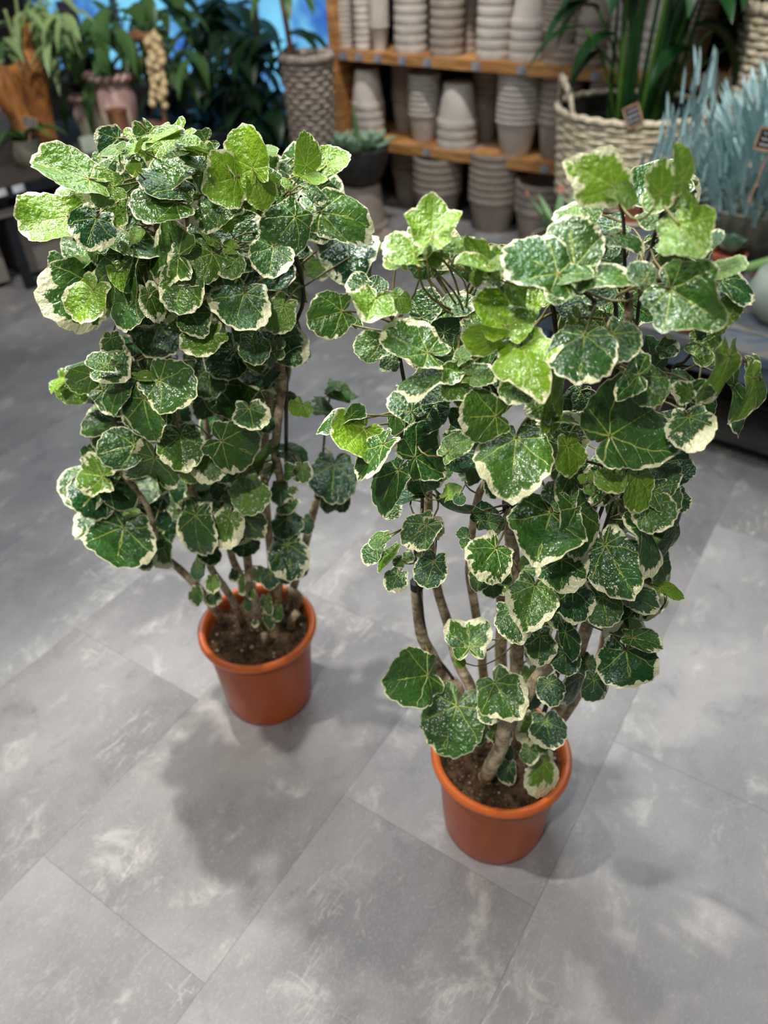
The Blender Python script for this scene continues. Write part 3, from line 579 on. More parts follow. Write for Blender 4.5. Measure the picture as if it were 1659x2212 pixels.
LSTEMS=[(.0085,.0085,1,[(600,1312),(600,1250,.02),(606,1150,.03),(607,1047,.05),(594,981,.07),(597,942,.08),(602,890,.09),(610,827,.10),(607,785,.10),(632,740,.11)]),
 (.004,.003,0,[(604,1300),(616,1150,.03),(618,1000,.07),(622,760,.10),(655,650,.1),(640,560,.1),(600,430,.1)]),
 (.0105,.004,0,[(484,1338),(431,1273,.03),(395,1236,.05),(345,1185,.06),(315,1089,.08),(250,1010,.1)]),
 (.0095,.004,0,[(523,1336),(502,1297,.04),(482,1265,.05),(455,1225,.05),(435,1150,.05),(400,1000,.05),(370,820,.05),(350,650,.05),(335,440,.04),(322,320,.06)]),
 (.0115,.004,0,[(556,1347),(552,1310,.06),(543,1265,.06),(535,1211,.05),(528,1100,.04),(522,950,.03),(520,800,.02),(500,650,.02),(470,480,.04),(430,380,.05)]),
 (.010,.004,0,[(560,1300),(510,1225,-.03),(490,1150,-.04),(450,950,-.05),(420,700,-.05),(400,420,-.05)]),
 (.0105,.009,1,[(622,1305),(650,1215,-.02),(662,1165,-.02),(681,1090,-.02),(692,1066,-.02)]),
 (.0035,.002,0,[(620,1300),(655,1200,-.03),(690,1060,-.03),(699,965,-.04),(705,900,-.04),(716,840,-.05)]),
 (.010,.009,0,[(628,1354),(630,1340,.03),(642,1322,.03)]),(.008,.008,0,[(572,1386),(571,1376,.08),(570,1366,.08)]),(.010,.010,0,[(640,1310),(646,1290,-.02),(622,1275,-.02)]),
 (.010,.004,0,[(590,1300),(585,1200,.0),(570,1000,0),(590,800,0),(600,600,0),(560,420,.03),(545,360,.06)])]
RSTEMS=[(.011,.0105,1,[(1012,1592),(991,1489,-.02),(960,1463,-.02),(934,1417,-.01),(911,1372,0),(902,1307,.0),(900,1260,.0)]),
 (.0035,.0025,0,[(1014,1590),(985,1480,-.02),(930,1400,-.01),(908,1300,.01),(897,1200,.0),(908,1140,.02),(912,1070,.03),(900,960,.04),(880,860,.05),(850,700,.05)]),
 (.012,.005,0,[(1030,1622),(1033,1573,.01),(1027,1523,.01),(1014,1478,.0),(987,1425,-.01),(968,1349,-.02),(945,1273,-.02),(930,1180,-.01),(925,1080,0),(930,930,.02),(960,780,.03),(1000,680,.04)]),
 (.0095,.004,0,[(1062,1565),(1044,1455,-.06),(1040,1402,-.06),(1025,1307,-.05),(1014,1240,-.04),(1015,1200,-.03),(1022,1129,-.02),(1035,1067,0),(1054,1028,0),(1060,940,.02),(1090,850,.04),(1090,720,.05)]),
 (.0135,.0105,1,[(1077,1640),(1105,1540,.03),(1116,1455,.03),(1116,1410,.03),(1119,1364,.03),(1112,1280,.03),(1106,1178,.03),(1102,1088,.03)]),
 (.004,.003,0,[(1078,1640),(1110,1450,.01),(1118,1250,.02),(1112,1080,.02),(1140,960,.05),(1180,850,.05),(1200,720,.05),(1180,600,.06)]),
 (.0145,.0045,0,[(1048,1673),(1060,1655,.09),(1082,1612,.09),(1093,1561,.09),(1124,1523,.09),(1162,1463,.09),(1195,1425,.08),(1215,1370,.07),(1230,1280,.06),(1250,1180,.05),(1290,1060,.05),(1330,950,.05),(1350,800,.05),(1352,715,.05),(1357,684,.05),(1359,628,.05)]),
 (.0125,.010,0,[(1140,1640),(1180,1570,.02),(1207,1531,.02),(1230,1478,.03),(1249,1410,.04),(1273,1338,.04)]),
 (.010,.004,0,[(1150,1632),(1222,1542,-.02),(1260,1480,-.03),(1295,1421,-.04),(1310,1350,-.04),(1340,1200,-.03),(1345,1080,-.02),(1400,930,0),(1440,830,.0),(1450,806,0)]),
 (.012,.011,0,[(1096,1612),(1082,1425,-.05),(1086,1330,-.05),(1080,1200,-.05)]),
 (.0028,.0018,0,[(1060,1640),(1300,1100,.05),(1352,720,.05),(1350,600,.06),(1347,481,.07),(1338,433,.07)]),
 (.0030,.002,0,[(1070,1640),(1280,1100,.06),(1331,694,.08),(1290,655,.09),(1254,625,.1)]),
 (.0024,.0018,0,[(1140,1635),(1350,1050,0),(1440,820,.0),(1480,780,.02),(1509,743,.03)]),
 (.0024,.0018,0,[(1142,1635),(1352,1050,0),(1442,822,.0),(1500,790,.03),(1544,778,.05),(1590,776,.05),(1625,785,.05)]),
 (.0024,.0018,0,[(1138,1635),(1348,1000,.02),(1375,700,.03),(1400,560,.05),(1440,430,.06),(1462,400,.06)])]
make_shrub('variegated_shrub','bushy cream-edged green shrub in terracotta pot, standing further back on the left',583,1494,LEFT,LSTEMS,.30,1,.20,330,lambda x,y: (x>585 and y>735) or y>1130 or (x<230 and y<300))
make_shrub('variegated_shrub','tall cream-edged green shrub in terracotta pot, nearest the viewer, bare stems showing',1065,1767,RIGHT,RSTEMS,.32,2,.16,230,lambda x,y: (x<1080 and y>1010) or y>1330 or x>1470 or (x<900 and y<1000))
# ------------------------------------------------------------------ shelf unit with stacked clay pots
ORD=['','first','second','third','fourth','fifth','sixth','seventh','eighth','ninth','tenth','eleventh','twelfth','thirteenth','fourteenth','fifteenth','sixteenth']
SL=2.36; SD=.46                                    # length and depth of the unit
sh=thing('shelf_unit',SP(SL/2,SD/2,0),'oiled pine shelf unit holding stacks of grey clay pots against the dark wall','shelf')
Z1,Z2=.425,.885
m_=MB(); sbox(m_,0,.055,0,SD,0,1.75); m_.build('side_panel',M['oak'],sh,SP(.03,.2,0))
m_=MB(); sbox(m_,SL-.055,SL,0,SD,0,1.75); m_.build('side_panel',M['oak'],sh,SP(SL-.03,.2,0))
m_=MB(); sbox(m_,.055,SL-.055,SD-.015,SD,0,1.75); m_.build('back_panel',M['shelf_back'],sh,SP(1.2,SD,0))
for z in (Z1,Z2,1.42):
    m_=MB(); sbox(m_,.055,SL-.055,.0,SD-.015,z-.05,z); bd=m_.build('shelf_board',M['oak'],sh,SP(1.2,.2,z))
    xs={Z1:(.30,.66,1.02,1.4),Z2:(.10,.21,.34,.50,.66,.96,1.22,1.62,2.2)}.get(z,())
    for u in xs:
        t=MB(); sbox(t,u-.025,u+.025,-.005,.0,z-.047,z-.006); t.build('price_holder',M['tag_grey'],bd,SP(u,0,z))
def pot_inverted(r,h,rim):                          # mouth down, rim at the foot
    t=.005; return [(r-t*1.6,0),(r-.002,0),(r,rim*.15),(r,rim*.85),(r-.003,rim),(r*.93,rim+.001),(r*.70,h-.006),(r*.67,h),(0,h),(0,h-t),(r*.62,h-t),(r*.93-t,rim),(r-t*1.6,0)]
def pot_upright(r,h,rim):
    return [(q,h-z) for q,z in reversed(pot_inverted(r,h,rim))]
def stack(P,r,h,rim,n,kind,where,group,mat='clay',top=False):
    prof=pot_inverted(r,h,rim) if kind=='inv' else pot_upright(r,h,rim)
    b=MB(); b.lathe(prof,P,28); src=b.build('clay_pot',M[mat],None,P)
    pitch=rim*1.16
    for k in range(n):
        o=src if k==0 else src.copy()
        if k: C.objects.link(o)
        o.location=P+Vector((0,0,k*pitch)); o.rotation_euler=(0,0,k*.7)
        q=n-k
        tag(o,('top' if q==1 else ORD[q]+' from top')+(' upturned' if kind=='inv' else '')+' grey clay pot, '+where,'pot',group)
def shelf_stack(px,z,r,back,h,rim,n,kind,where,group,mat='clay'):
    q=atp(px,0 if z>.5 else 200,S0,SN); 
    # find place along the shelf where the upright through this point meets the pixel column at the board
    u=None; best=9e9
    for i in range(240):
        uu=i*.0105; P=SP(uu,back,z); d=P-CAM; X=829.5+F_PX*d.dot(RT)/d.dot(FWD)
        if abs(X-px)<best: best=abs(X-px);u=uu
    stack(SP(u,back,z),r,h,rim,n,kind,where,group,mat)
up='stack from left post on upper shelf'
shelf_stack(748,Z2,.045,.08,.11,.022,11,'inv','slim first '+up,'clay pots on the upper shelf')
shelf_stack(784,Z2,.050,.09,.13,.030,8,'inv','second '+up,'clay pots on the upper shelf')
shelf_stack(822,Z2,.056,.09,.13,.018,15,'up','third '+up,'clay pots on the upper shelf')
shelf_stack(888,Z2,.094,.12,.20,.040,6,'inv','fourth '+up,'clay pots on the upper shelf')
shelf_stack(965,Z2,.096,.12,.20,.038,7,'inv','fifth '+up,'clay pots on the upper shelf','clay_dark')
shelf_stack(1014,Z2,.045,.24,.12,.030,8,'inv','slim sixth '+up,'clay pots on the upper shelf','clay_dark')
shelf_stack(1065,Z2,.096,.12,.21,.042,6,'inv','seventh '+up,'clay pots on the upper shelf')
shelf_stack(1136,Z2,.092,.12,.19,.042,4,'inv','eighth '+up,'clay pots on the upper shelf')
shelf_stack(1205,Z2,.092,.12,.16,.020,12,'up','ninth '+up,'clay pots on the upper shelf','clay_dark')
shelf_stack(1278,Z2,.092,.12,.20,.038,5,'inv','tenth '+up,'clay pots on the upper shelf','clay_dark')
shelf_stack(1345,Z2,.090,.12,.20,.036,6,'inv','eleventh '+up,'clay pots on the upper shelf')
shelf_stack(1415,Z2,.090,.12,.20,.036,5,'inv','twelfth '+up,'clay pots on the upper shelf')
shelf_stack(1482,Z2,.090,.14,.20,.022,11,'up','thirteenth '+up,'clay pots on the upper shelf','clay_dark')
mid='stack from left post on middle shelf'; g='clay pots on the middle shelf'
shelf_stack(797,Z1,.100,.12,.21,.042,4,'inv','first '+mid,g)
shelf_stack(878,Z1,.090,.32,.20,.030,8,'up','second '+mid,g,'clay_dark')
shelf_stack(915,Z1,.096,.15,.16,.024,8,'up','third '+mid,g)
shelf_stack(988,Z1,.118,.13,.225,.044,3,'inv','fourth '+mid,g)
shelf_stack(1046,Z1,.085,.34,.20,.034,8,'up','fifth '+mid,g,'clay_dark')
shelf_stack(1112,Z1,.120,.14,.18,.024,10,'up','sixth '+mid,g)
shelf_stack(1198,Z1,.112,.16,.20,.030,11,'up','seventh '+mid,g,'clay_dark')
shelf_stack(1290,Z1,.110,.16,.20,.036,6,'inv','eighth '+mid,g)
lo='stack from left on floor beneath the shelf'; g='clay pots under the shelf'
shelf_stack(885,0,.110,.30,.22,.040,4,'up','first '+lo,g,'clay_dark')
shelf_stack(946,0,.150,.10,.20,.036,5,'up','second '+lo,g,'clay_dark')
shelf_stack(1062,0,.150,.10,.20,.034,7,'up','third '+lo,g,'clay_dark')
shelf_stack(1160,0,.150,.06,.20,.036,4,'up','fourth '+lo,g,'clay_dark')

# ------------------------------------------------------------------ wicker
def woven(mb,c,prof,rows,n=40,a=.006,t=.007,segs=None,z0=None):
    """rows of wavy strands around a turned shape; prof(z in 0..1) -> (radius, height)"""
    segs=segs or n*4
    for j in range(rows):
        r,z=prof((j+.5)/rows); pts=[]
        for i in range(segs):
            th=2*PI*i/segs; rr=r+a*math.sin(th*n/2+PI*(j%2)); pts.append((rr,th,z+.0015*math.sin(th*7+j*2.1)))
        v=[];f=[]
        for rr,th,zz in pts:
            for q in range(5):
                al=2*PI*q/5; R=rr+t*.6*math.cos(al); v.append(Vector(c)+Vector((R*math.cos(th),R*math.sin(th),zz+t*math.sin(al))))
        for i in range(segs):
            for q in range(5):
                A=i*5+q;B=i*5+(q+1)%5;D=((i+1)%segs)*5; f.append((A,D+q,D+(q+1)%5,B))
        mb.add(v,f)
def basket(name,c,r0,r1,h,rows,mat,label,n=44,handles=None,t=None,lift=None,cat='basket',liner=True):
    root=thing(name,c,label,cat); c=Vector(c)
    pf=lambda s:(r0+(r1-r0)*s,h*s)
    t=t or h/rows*.52
    b=MB(); woven(b,c,pf,rows,n,t*.32,t); b.build('woven_wall',M[mat],root,c,sharp=None)
    b=MB(); b.lathe([(0,.01),(r0*.97,.01),(r0*.98,.02),(r1*.97,h*.98),(r1*.95,h*.98),(r0*.95,.03),(0,.03)],c,40); b.build('lining',M['shelf_back'],root,c)
    b=MB(); pts=[]
    for i in range(97):
        th=2*PI*i/96; pts.append(c+Vector(((r1+t*.3*math.sin(th*30))*math.cos(th),(r1+t*.3*math.sin(th*30))*math.sin(th),h+t*.4*math.cos(th*30))))
    b.tube(pts,t*1.5,7,caps=False); b.build('rim',M[mat],root,c,sharp=None)
    for ha in handles or ():
        b=MB()
        for k in range(3):
            pts=[]
            for i in range(25):
                s=i/24*2-1; th=ha+s*.42; rr=r1+.004*math.sin(i*1.3+k*2.1); pts.append(c+Vector((rr*math.cos(th),rr*math.sin(th),h+.14*h/.45*(1-s*s)**.7+t*k*.9+.004*math.cos(i*1.3+k*2.1))))
            b.tube(pts,t*.9,6)
        b.build('handle',M[mat],root,c,sharp=None)
    return root
def blade(mb,P,d,L,W,droop=.3,fold=.15,n=8,m=0,stalk=0,up=Vector((0,0,1)),tipw=.02,shape=None,twist=0.):
    """a leaf: midrib from P along d, drooping; stalk = fraction without blade"""
    P=Vector(P); d=Vector(d).normalized(); v=[];f=[]; p=P.copy(); step=L/n
    for i in range(n+1):
        s=i/n; side=d.cross(up); side=side.normalized() if side.length>1e-4 else Vector((1,0,0))
        if twist: side=Matrix.Rotation(twist,3,d)@side
        nn=side.cross(d)
        x=max(0,(s-stalk)/(1-stalk)) if stalk<1 else 0
        wd=W*(shape(x) if shape else math.sin(PI*min(1,x*.93+.07)**.8)**.9) if s>=stalk else 0
        wd=max(wd,tipw*W)
        v+=[p+side*wd*.5+nn*fold*wd,p,p-side*wd*.5+nn*fold*wd]
        d=(d-up*droop*step/L*1.6).normalized(); p=p+d*step
    for i in range(n):
        a=i*3; f+=[(a,a+1,a+4,a+3),(a+1,a+2,a+5,a+4)]
    mb.add(v,f,m); return p
def leaf_parts(root,specs,mat,name='leaf',cap=100,restname='foliage'):
    specs=list(specs); rest=MB()
    for i,(args,kw) in enumerate(specs):
        if i<cap:
            b=MB(); blade(b,*args,**kw); b.build(name,mat,root,args[0],sharp=None)
        else: blade(rest,*args,**kw)
    if rest.v:
        o=rest.build(restname,mat,root,root.location,sharp=None); o['kind']='stuff'
def chalk_tag(P,lean,label,yaw=0.,size=(.075,.052),stake=.12,tilt=0.0):
    P=Vector(P); root=thing('chalk_tag',P,label,'plant tag')
    v=(CAM-P); v.z*=.35; v.normalize(); x=Vector((0,0,1)).cross(v).normalized(); y=v.cross(x)
    R=Matrix((x,y,v)).transposed()@Matrix.Rotation(lean,3,'Z'); top=P+R@Vector((0,stake,0))
    b=MB(); b.box(P+R@Vector((0,stake*.5-.01,-.004)),(.007,stake+.02,.005),R); b.build('stake',M['tag_frame'],root,P)
    b=MB(); b.box(top,(size[0],size[1],.005),R); bd=b.build('board',M['slate'],root,top)
    b=MB(); w_,h_=size
    for cx,cy,a,c_ in ((0,h_/2,w_+.008,.007),(0,-h_/2,w_+.008,.007),(w_/2,0,.007,h_),(-w_/2,0,.007,h_)): b.box(top+R@Vector((cx,cy,.002)),(a,c_,.008),R)
    b.build('frame',M['tag_frame'],bd,top)
    b=MB(); r=random.Random(int(P.x*1000))
    for k in range(3):
        y0=h_*(.26-.26*k); x0=-w_*.36
        pts=[top+R@Vector((x0+w_*.72*i/18,y0+h_*.075*math.sin(i*2.2+k)+r.uniform(-.001,.001),.0032)) for i in range(19)]
        b.tube(pts,.0014,5)
    b.build('chalk_writing',M['chalk_mark'],bd,top)
    return root
def wide(x): return math.sin(PI*min(1,x*.95+.05)**.7)

# ------------------------------------------------------------------ right hand table
TZ=.43; TA=math.radians(-38.5); TU=Vector((math.cos(TA),math.sin(TA),0)); TW=Vector((-math.sin(TA),math.cos(TA),0)); TROT=Matrix.Rotation(TA,3,'Z')
T0=atz(1140,642,TZ)
def TP(u,w_,z): return Vector((T0.x,T0.y,0))+TU*u+TW*w_+Vector((0,0,z))
tb=thing('display_table',TP(.8,.5,0),'low table of worn blue boards at the right, crowded with succulents and pots','table')
for k in range(7):
    b=MB(); b.box(TP(.85,.075+.152*k,TZ-.016),(1.75,.145,.032),TROT); b.build('board',M['blue_boards'],tb,TP(.85,.075+.15*k,TZ))
b=MB(); b.box(TP(.85,.03,TZ-.075),(1.66,.03,.07),TROT); b.build('front_rail',M['metal_blue'],tb,TP(.85,.03,TZ-.07))
b=MB(); b.box(TP(.85,1.03,TZ-.075),(1.66,.03,.07),TROT); b.build('back_rail',M['metal_blue'],tb,TP(.85,1.0,TZ-.07))
for u in (.06,1.62):
    for w_ in (.05,1.0):
        b=MB(); b.box(TP(u,w_,(TZ-.032)/2),(.055,.055,TZ-.032),TROT); b.build('leg',M['metal_blue'],tb,TP(u,w_,0))
b=MB(); b.box(TP(.85,.52,.09),(1.66,.95,.025),TROT); b.build('lower_shelf',M['shelf_back'],tb,TP(.85,.5,.09))
# pale wicker basket with a peace lily
bc=TP(.62,.80,TZ); 
q=atz(1378,462,TZ); BR=.2
for _ in range(8): bc=Vector((q.x,q.y+BR*.9,TZ)); BH=max(.1,[h for h in [.2+.005*i for i in range(90)] if 1106-F_PX*(Vector((bc.x,bc.y-BR,TZ+h))-CAM).dot(UP)/(Vector((bc.x,bc.y-BR,TZ+h))-CAM).dot(FWD)>268][-1]); BR=162*px_at(bc+Vector((0,0,BH)))
pu=(bc-Vector((T0.x,T0.y,TZ))); o=thing('plinth',Vector((bc.x,bc.y,0)),'low dark plinth under the pale wicker basket behind the blue table','plinth')
b=MB(); b.box(TP(pu.dot(TU),pu.dot(TW)+.02,TZ-.02),(.36,.36,.04),TROT); b.build('top',M['shelf_back'],o,bc)
b=MB(); b.box(TP(pu.dot(TU),pu.dot(TW)+.02,(TZ-.04)/2),(.32,.32,TZ-.04),TROT); b.build('body',M['shelf_back'],o,Vector((bc.x,bc.y,0)))
basket('wicker_basket',bc,BR*.9,BR,BH,19,'wicker','large pale wicker basket with loop handles holding the glossy tall-stalked plant',26,handles=(PI*1.0,0.0))
pl=thing('potted_plant',bc+Vector((0,0,.03)),'tall glossy green plant with thick bright stalks in the pale wicker basket','plant')
b=MB(); b.lathe([(0,0),(.17,0),(.215,BH-.10),(.225,BH-.09),(.21,BH-.09),(.19,BH-.14),(0,BH-.14)],bc+Vector((0,0,.03)),36); b.build('pot',M['black_clay'],pl,bc)
r=random.Random(5)
zb=bc+Vector((0,0,BH-.11))
def stalk_leaf(px0,px1,py1,off,L,W,dirx,dird,mat='lily_leaf'):
    pass
st=[]
for k in range(30):
    a=r.uniform(0,6.28); a=-a if math.sin(a)>.15 else a; q=r.uniform(.02,.14); base=zb+Vector((q*math.cos(a),q*math.sin(a)*.8,-.03)); top=base+Vector((math.cos(a)*r.uniform(.02,.16),math.sin(a)*r.uniform(.02,.14),r.uniform(.55,1.0)))
    st.append((base,top,a))
st.append((zb+Vector((.03,-.10,-.03)),zb+Vector((.14,-.14,.62)),0.2)); st.append((zb+Vector((.05,-.09,-.03)),zb+Vector((.17,-.08,.70)),0.1))
for i,(base,top,a) in enumerate(st):
    b=MB(); mid=(base+top)/2+Vector((0,0,.04)); path=bez(base,mid,top,8); w0=.012 if i<30 else .019
    b.tube(path,[w0,w0*.95,w0*.9,w0*.8,w0*.7,w0*.6,w0*.5,w0*.4],7); b.build('stalk',M['lily_stalk'] if i%3==0 or i>=30 else M['lily_leaf'],pl,base,sharp=None)
    b=MB(); out=Vector((math.cos(a),math.sin(a)*.7,.55)); blade(b,top,out,r.uniform(.28,.42),r.uniform(.10,.15),droop=r.uniform(.9,1.9),fold=.22,n=10); b.build('leaf',M['lily_leaf'],pl,top,sharp=None)
for (px,py,Yo,dx,dz,L,W,dr) in ((1262,60,-.12,-1.0,.25,.30,.05,1.0),(1290,20,-.05,-.8,.5,.30,.10,1.3),(1330,75,-.12,-1.0,.0,.26,.11,1.0),(1300,110,-.1,-.9,-.3,.20,.07,.8),
      (1500,60,-.16,.7,.35,.40,.17,2.3),(1500,110,-.18,-.6,.25,.26,.11,1.2),(1560,50,.05,.8,.5,.25,.05,.6),(1620,75,-.1,1.,.1,.3,.06,.6),(1360,40,-.05,-.3,.9,.3,.10,.8)):
    P=aty(px,py,bc.y+Yo); b=MB(); blade(b,P,Vector((dx,-.25,dz)),L,W,droop=dr,fold=.2,n=10,shape=wide); b.build('leaf',M['lily_leaf'],pl,P,sharp=None)
    b=MB(); b.tube(bez(zb+Vector((r.uniform(-.08,.08),r.uniform(-.08,.08),-.02)),(P+zb)/2+Vector((0,0,.1)),P,7),.006,6); b.build('stalk',M['lily_stalk'],pl,P,sharp=None)
q=aty(1376,262,bc.y-BR-.005); chalk_tag(q-Vector((0,0,.02)),.45,'small chalkboard plant tag leaning at the rim of the pale wicker basket',size=(.06,.075),stake=.045)
# blue chalk sticks in a concrete bowl
cc=atz(1602,560,TZ); cc=cc+TW*.05; CR=.205
cb=thing('succulent_bowl',cc,'round weathered concrete bowl spilling over with blue chalk-stick succulents','potted plant')
b=MB(); b.lathe([(0,0),(.10,0),(.165,.05),(.20,.12),(CR,.19),(CR+.004,.205),(CR-.012,.207),(CR-.02,.17),(.0,.165)],cc,48); b.build('bowl',M['concrete'],cb,cc)
r=random.Random(8); specs=[]
for k in range(760):
    a=r.uniform(0,6.28); q=.26*math.sqrt(r.random()); z=.17+r.random()**.8*.46*(1-.55*(q/.26)**2)
    lean=Vector((math.cos(a),math.sin(a),0)); P=cc+lean*q+Vector((0,0,z)); dd=lean*r.uniform(.15,.85)+Vector((0,0,1))
    specs.append(((P,dd,r.uniform(.08,.14),.0155),dict(droop=-.1,fold=.45,n=5,up=lean+Vector((.01,.02,.0)),shape=lambda x:1 if x<.75 else (1-x)*3.6+.1)))
for px,py in ((1440,330),(1470,300),(1490,360),(1430,380),(1400,420),(1425,440),(1460,400),(1500,250),(1520,200)):
    for k in range(14):
        P=aty(px+r.uniform(-30,30),py+r.uniform(-40,50),cc.y+r.uniform(-.15,.1)); specs.append(((P,Vector((r.uniform(-.4,.2),r.uniform(-.3,.1),1)),r.uniform(.08,.13),.012),dict(droop=-.1,fold=.45,n=5,up=Vector((.2,-1,.1)),shape=lambda x:1 if x<.75 else (1-x)*3.6+.1)))
specs.sort(key=lambda e:(Vector(e[0][0])-CAM).length)
leaf_parts(cb,specs,M['chalk'])
b=MB()
for k in range(14):
    a=r.uniform(0,6.28); b.tube(bez(cc+Vector((.05*math.cos(a),.05*math.sin(a),.15)),cc+Vector((.1*math.cos(a),.1*math.sin(a),.3)),cc+Vector((.2*math.cos(a),.2*math.sin(a),.45)),6),.005,5)
for k in range(6): b.tube(bez(cc+Vector((-.08,-.02,.15)),cc+Vector((-.2,-.02,.25+.03*k)),cc+Vector((-.34+.04*k,-.05,.16+.05*k)),6),.005,5)
o=b.build('stems',M['chalk'],cb,cc,sharp=None); o['kind']='stuff'
q=aty(1622,425,cc.y-.33); chalk_tag(q,-.12,'framed chalkboard tag on a tall stake standing in the concrete succulent bowl',size=(.095,.062),stake=.175)
# smaller pots on the table
def small_pot(c,r,h,mat,root,rim=True,part='pot'):
    b=MB(); pr=[(0,0),(r*.68,0),(r*.95,h*.78),(r*1.02,h*.78),(r*1.05,h),(r*.92,h),(r*.88,h*.85),(0,h*.85)] if rim else [(0,0),(r*.7,0),(r,h*.96),(r,h),(r*.9,h),(r*.88,h*.85),(0,h*.85)]
    b.lathe(pr,c,32); return b.build(part,M[mat],root,c)
def rosette_leaves(c,n,L,W,mat,root,seed,spread=1.,thick=.5,up0=.25):
    r=random.Random(seed)
    for k in range(n):
        a=k*2.4; e=up0+1.3*(k/n); dd=Vector((math.cos(a)*math.cos(e)*spread,math.sin(a)*math.cos(e)*spread,math.sin(e)))
        b=MB(); P=Vector(c)+Vector((0,0,.02*k/n)); s=1-.45*k/n
        blade(b,P,dd,L*s,W*s,droop=-.35,fold=.25,n=6,shape=lambda x:(.55+.6*x)*(1 if x<.8 else max(.05,(1-x)*5))); b.build('leaf',M[mat],root,P,sharp=None)
ac=atz(1362,484,TZ)+Vector((0,.02,0))
al=thing('aloe_pot',ac,'small terracotta pot with an upright green aloe before the pale wicker basket','potted plant')
small_pot(ac,.062,.115,'terracotta',al); rosette_leaves(ac+Vector((0,0,.095)),13,.16,.036,'succulent',al,1,.75,up0=.55)
b=MB(); b.lathe([(0,0),(.07,0),(.082,.012),(.076,.014),(0,.008)],ac,28); so=b.build('plant_saucer',M['pink_vase'],None,ac); tag(so,'pale pink saucer under the small aloe pot','saucer')
for o in [al]: o.location.z+=.008
rc=TP(-.17,.56,TZ-.06)
rt=thing('red_tipped_succulent',rc,'succulent with red leaf tips just left of the pale wicker basket','potted plant')
rt.location.z=0; b=MB(); b.lathe([(0,0),(.085,0),(.105,rc.z+.05),(.11,rc.z+.05),(.11,rc.z+.085),(.095,rc.z+.085),(.09,rc.z+.05),(0,rc.z+.06)],Vector((rc.x,rc.y,0)),32); b.build('pot',M['clay_dark'],rt,Vector((rc.x,rc.y,0))); r=random.Random(3)
for k in range(22):
    a=r.uniform(0,6.28); P=rc+Vector((.03*math.cos(a),.03*math.sin(a),.08)); dd=Vector((math.cos(a)*.6,math.sin(a)*.6,r.uniform(.5,1.2)))
    b=MB(); e=blade(b,P,dd,r.uniform(.12,.22),.034,droop=.1,fold=.3,n=6); lf=b.build('leaf',M['succulent'],rt,P,sharp=None)
    if k%2: b=MB(); blade(b,e-dd.normalized()*.018,dd,.024,.016,droop=0,fold=.3,n=3); b.build('leaf_tip',M['red_tip'],lf,e,sharp=None)
oc=atz(1564,590,TZ)
ro=thing('rosette_succulent',oc,'grey-green rosette succulent in terracotta pot below the concrete bowl','potted plant')
small_pot(oc,.062,.08,'terracotta',ro); rosette_leaves(oc+Vector((0,0,.075)),20,.085,.048,'rosette',ro,2)
for (px,py,rr,hh,lab) in ((1262,655,.082,.10,'squat terracotta pot at the left front edge of the blue table'),(1476,715,.060,.055,'small shallow terracotta dish at the front edge of the blue table')):
    c=atz(px,py,TZ); c=TP(max(rr,(c-T0).dot(TU)),max(rr+.01,(c-T0).dot(TW)),TZ)
    o=thing('terracotta_pot',c,lab,'pot'); small_pot(c,rr,hh,'terracotta',o)
    b=MB(); b.lathe([(0,0),(rr*.85,0),(rr*.85,.004),(0,.012)],c+Vector((0,0,hh*.85)),24); b.build('soil',M['soil'],o,c)
jc=atz(1668,705,TZ)+TW*.06
j=thing('stone_jar',jc,'rounded pale grey-green stone pot cut off by the right edge','pot')
b=MB(); b.lathe([(0,0),(.06,0),(.105,.05),(.118,.105),(.10,.16),(.075,.185),(.08,.20),(.068,.20),(.06,.18),(0,.15)],jc,40); b.build('body',M['stone_pale'],j,jc)
b=MB(); b.lathe([(0,.0),(.062,0),(0,.01)],jc+Vector((0,0,.165)),24); b.build('soil',M['soil'],j,jc)
# trailing green cactus arm between bowl and stone pot, in its own pot
kc=atz(1700,640,TZ)+TW*.03
kk=thing('trailing_cactus',kc,'thick green cactus arm trailing from the right edge above the stone pot','potted plant')
small_pot(kc,.07,.09,'terracotta',kk)
p0=kc+Vector((0,0,.08)); p2=aty(1606,582,kc.y-.12); 
b=MB(); b.tube(smooth_path([p0,p0+Vector((-.01,-.03,.09)),aty(1660,566,kc.y-.09),p2],6),[.018]*17+[.016,.008],10); b.build('arm',M['cactus'],kk,p0,sharp=None)
b=MB(); e=aty(1622,598,kc.y-.10); b.tube(smooth_path([p0,e+Vector((.05,.02,.01)),e],5),[.011]*9+[.009,.004],8); b.build('red_shoot',M['red_tip'],kk,p0,sharp=None)
# second wicker piece at the upper right, on the floor behind the table
q=aty(1688,80,3.5); hb=Vector((q.x+.12,q.y+.1,0))
basket('wicker_hamper',hb,.20,.23,1.20,44,'wicker','tall loosely woven wicker hamper at the upper right edge behind the blue succulent',n=30,cat='basket')

# ------------------------------------------------------------------ things left of the shelf
# dark bowl with grey-green succulents on an upturned pot
pc=atz(812,478,0)-SW*.17
o=thing('pot_stand',pc,'large upturned grey clay pot used as a stand under the dark succulent bowl','pot')
b=MB(); b.lathe([(0.12,0),(.165,0),(.168,.05),(.155,.055),(.125,.26),(.12,.27),(0,.27)],pc,40); b.build('body',M['clay_dark'],o,pc)
sc_c=atz(862,480,0)+Vector((.06,.0,0))
b=MB(); b.lathe([(0,0),(.13,0),(.16,.035),(.152,.035),(.125,.01),(0,.01)],pc+Vector((.03,-.13,0))+Vector((0,-.06,0)),36); so=b.build('clay_saucer',M['clay_dark'],None,pc); tag(so,'empty grey clay saucer on the floor before the upturned pot','saucer')
dc=pc+Vector((0,0,.27))
o=thing('succulent_bowl',dc,'dark round bowl of grey-green succulents before the left shelf post','potted plant')
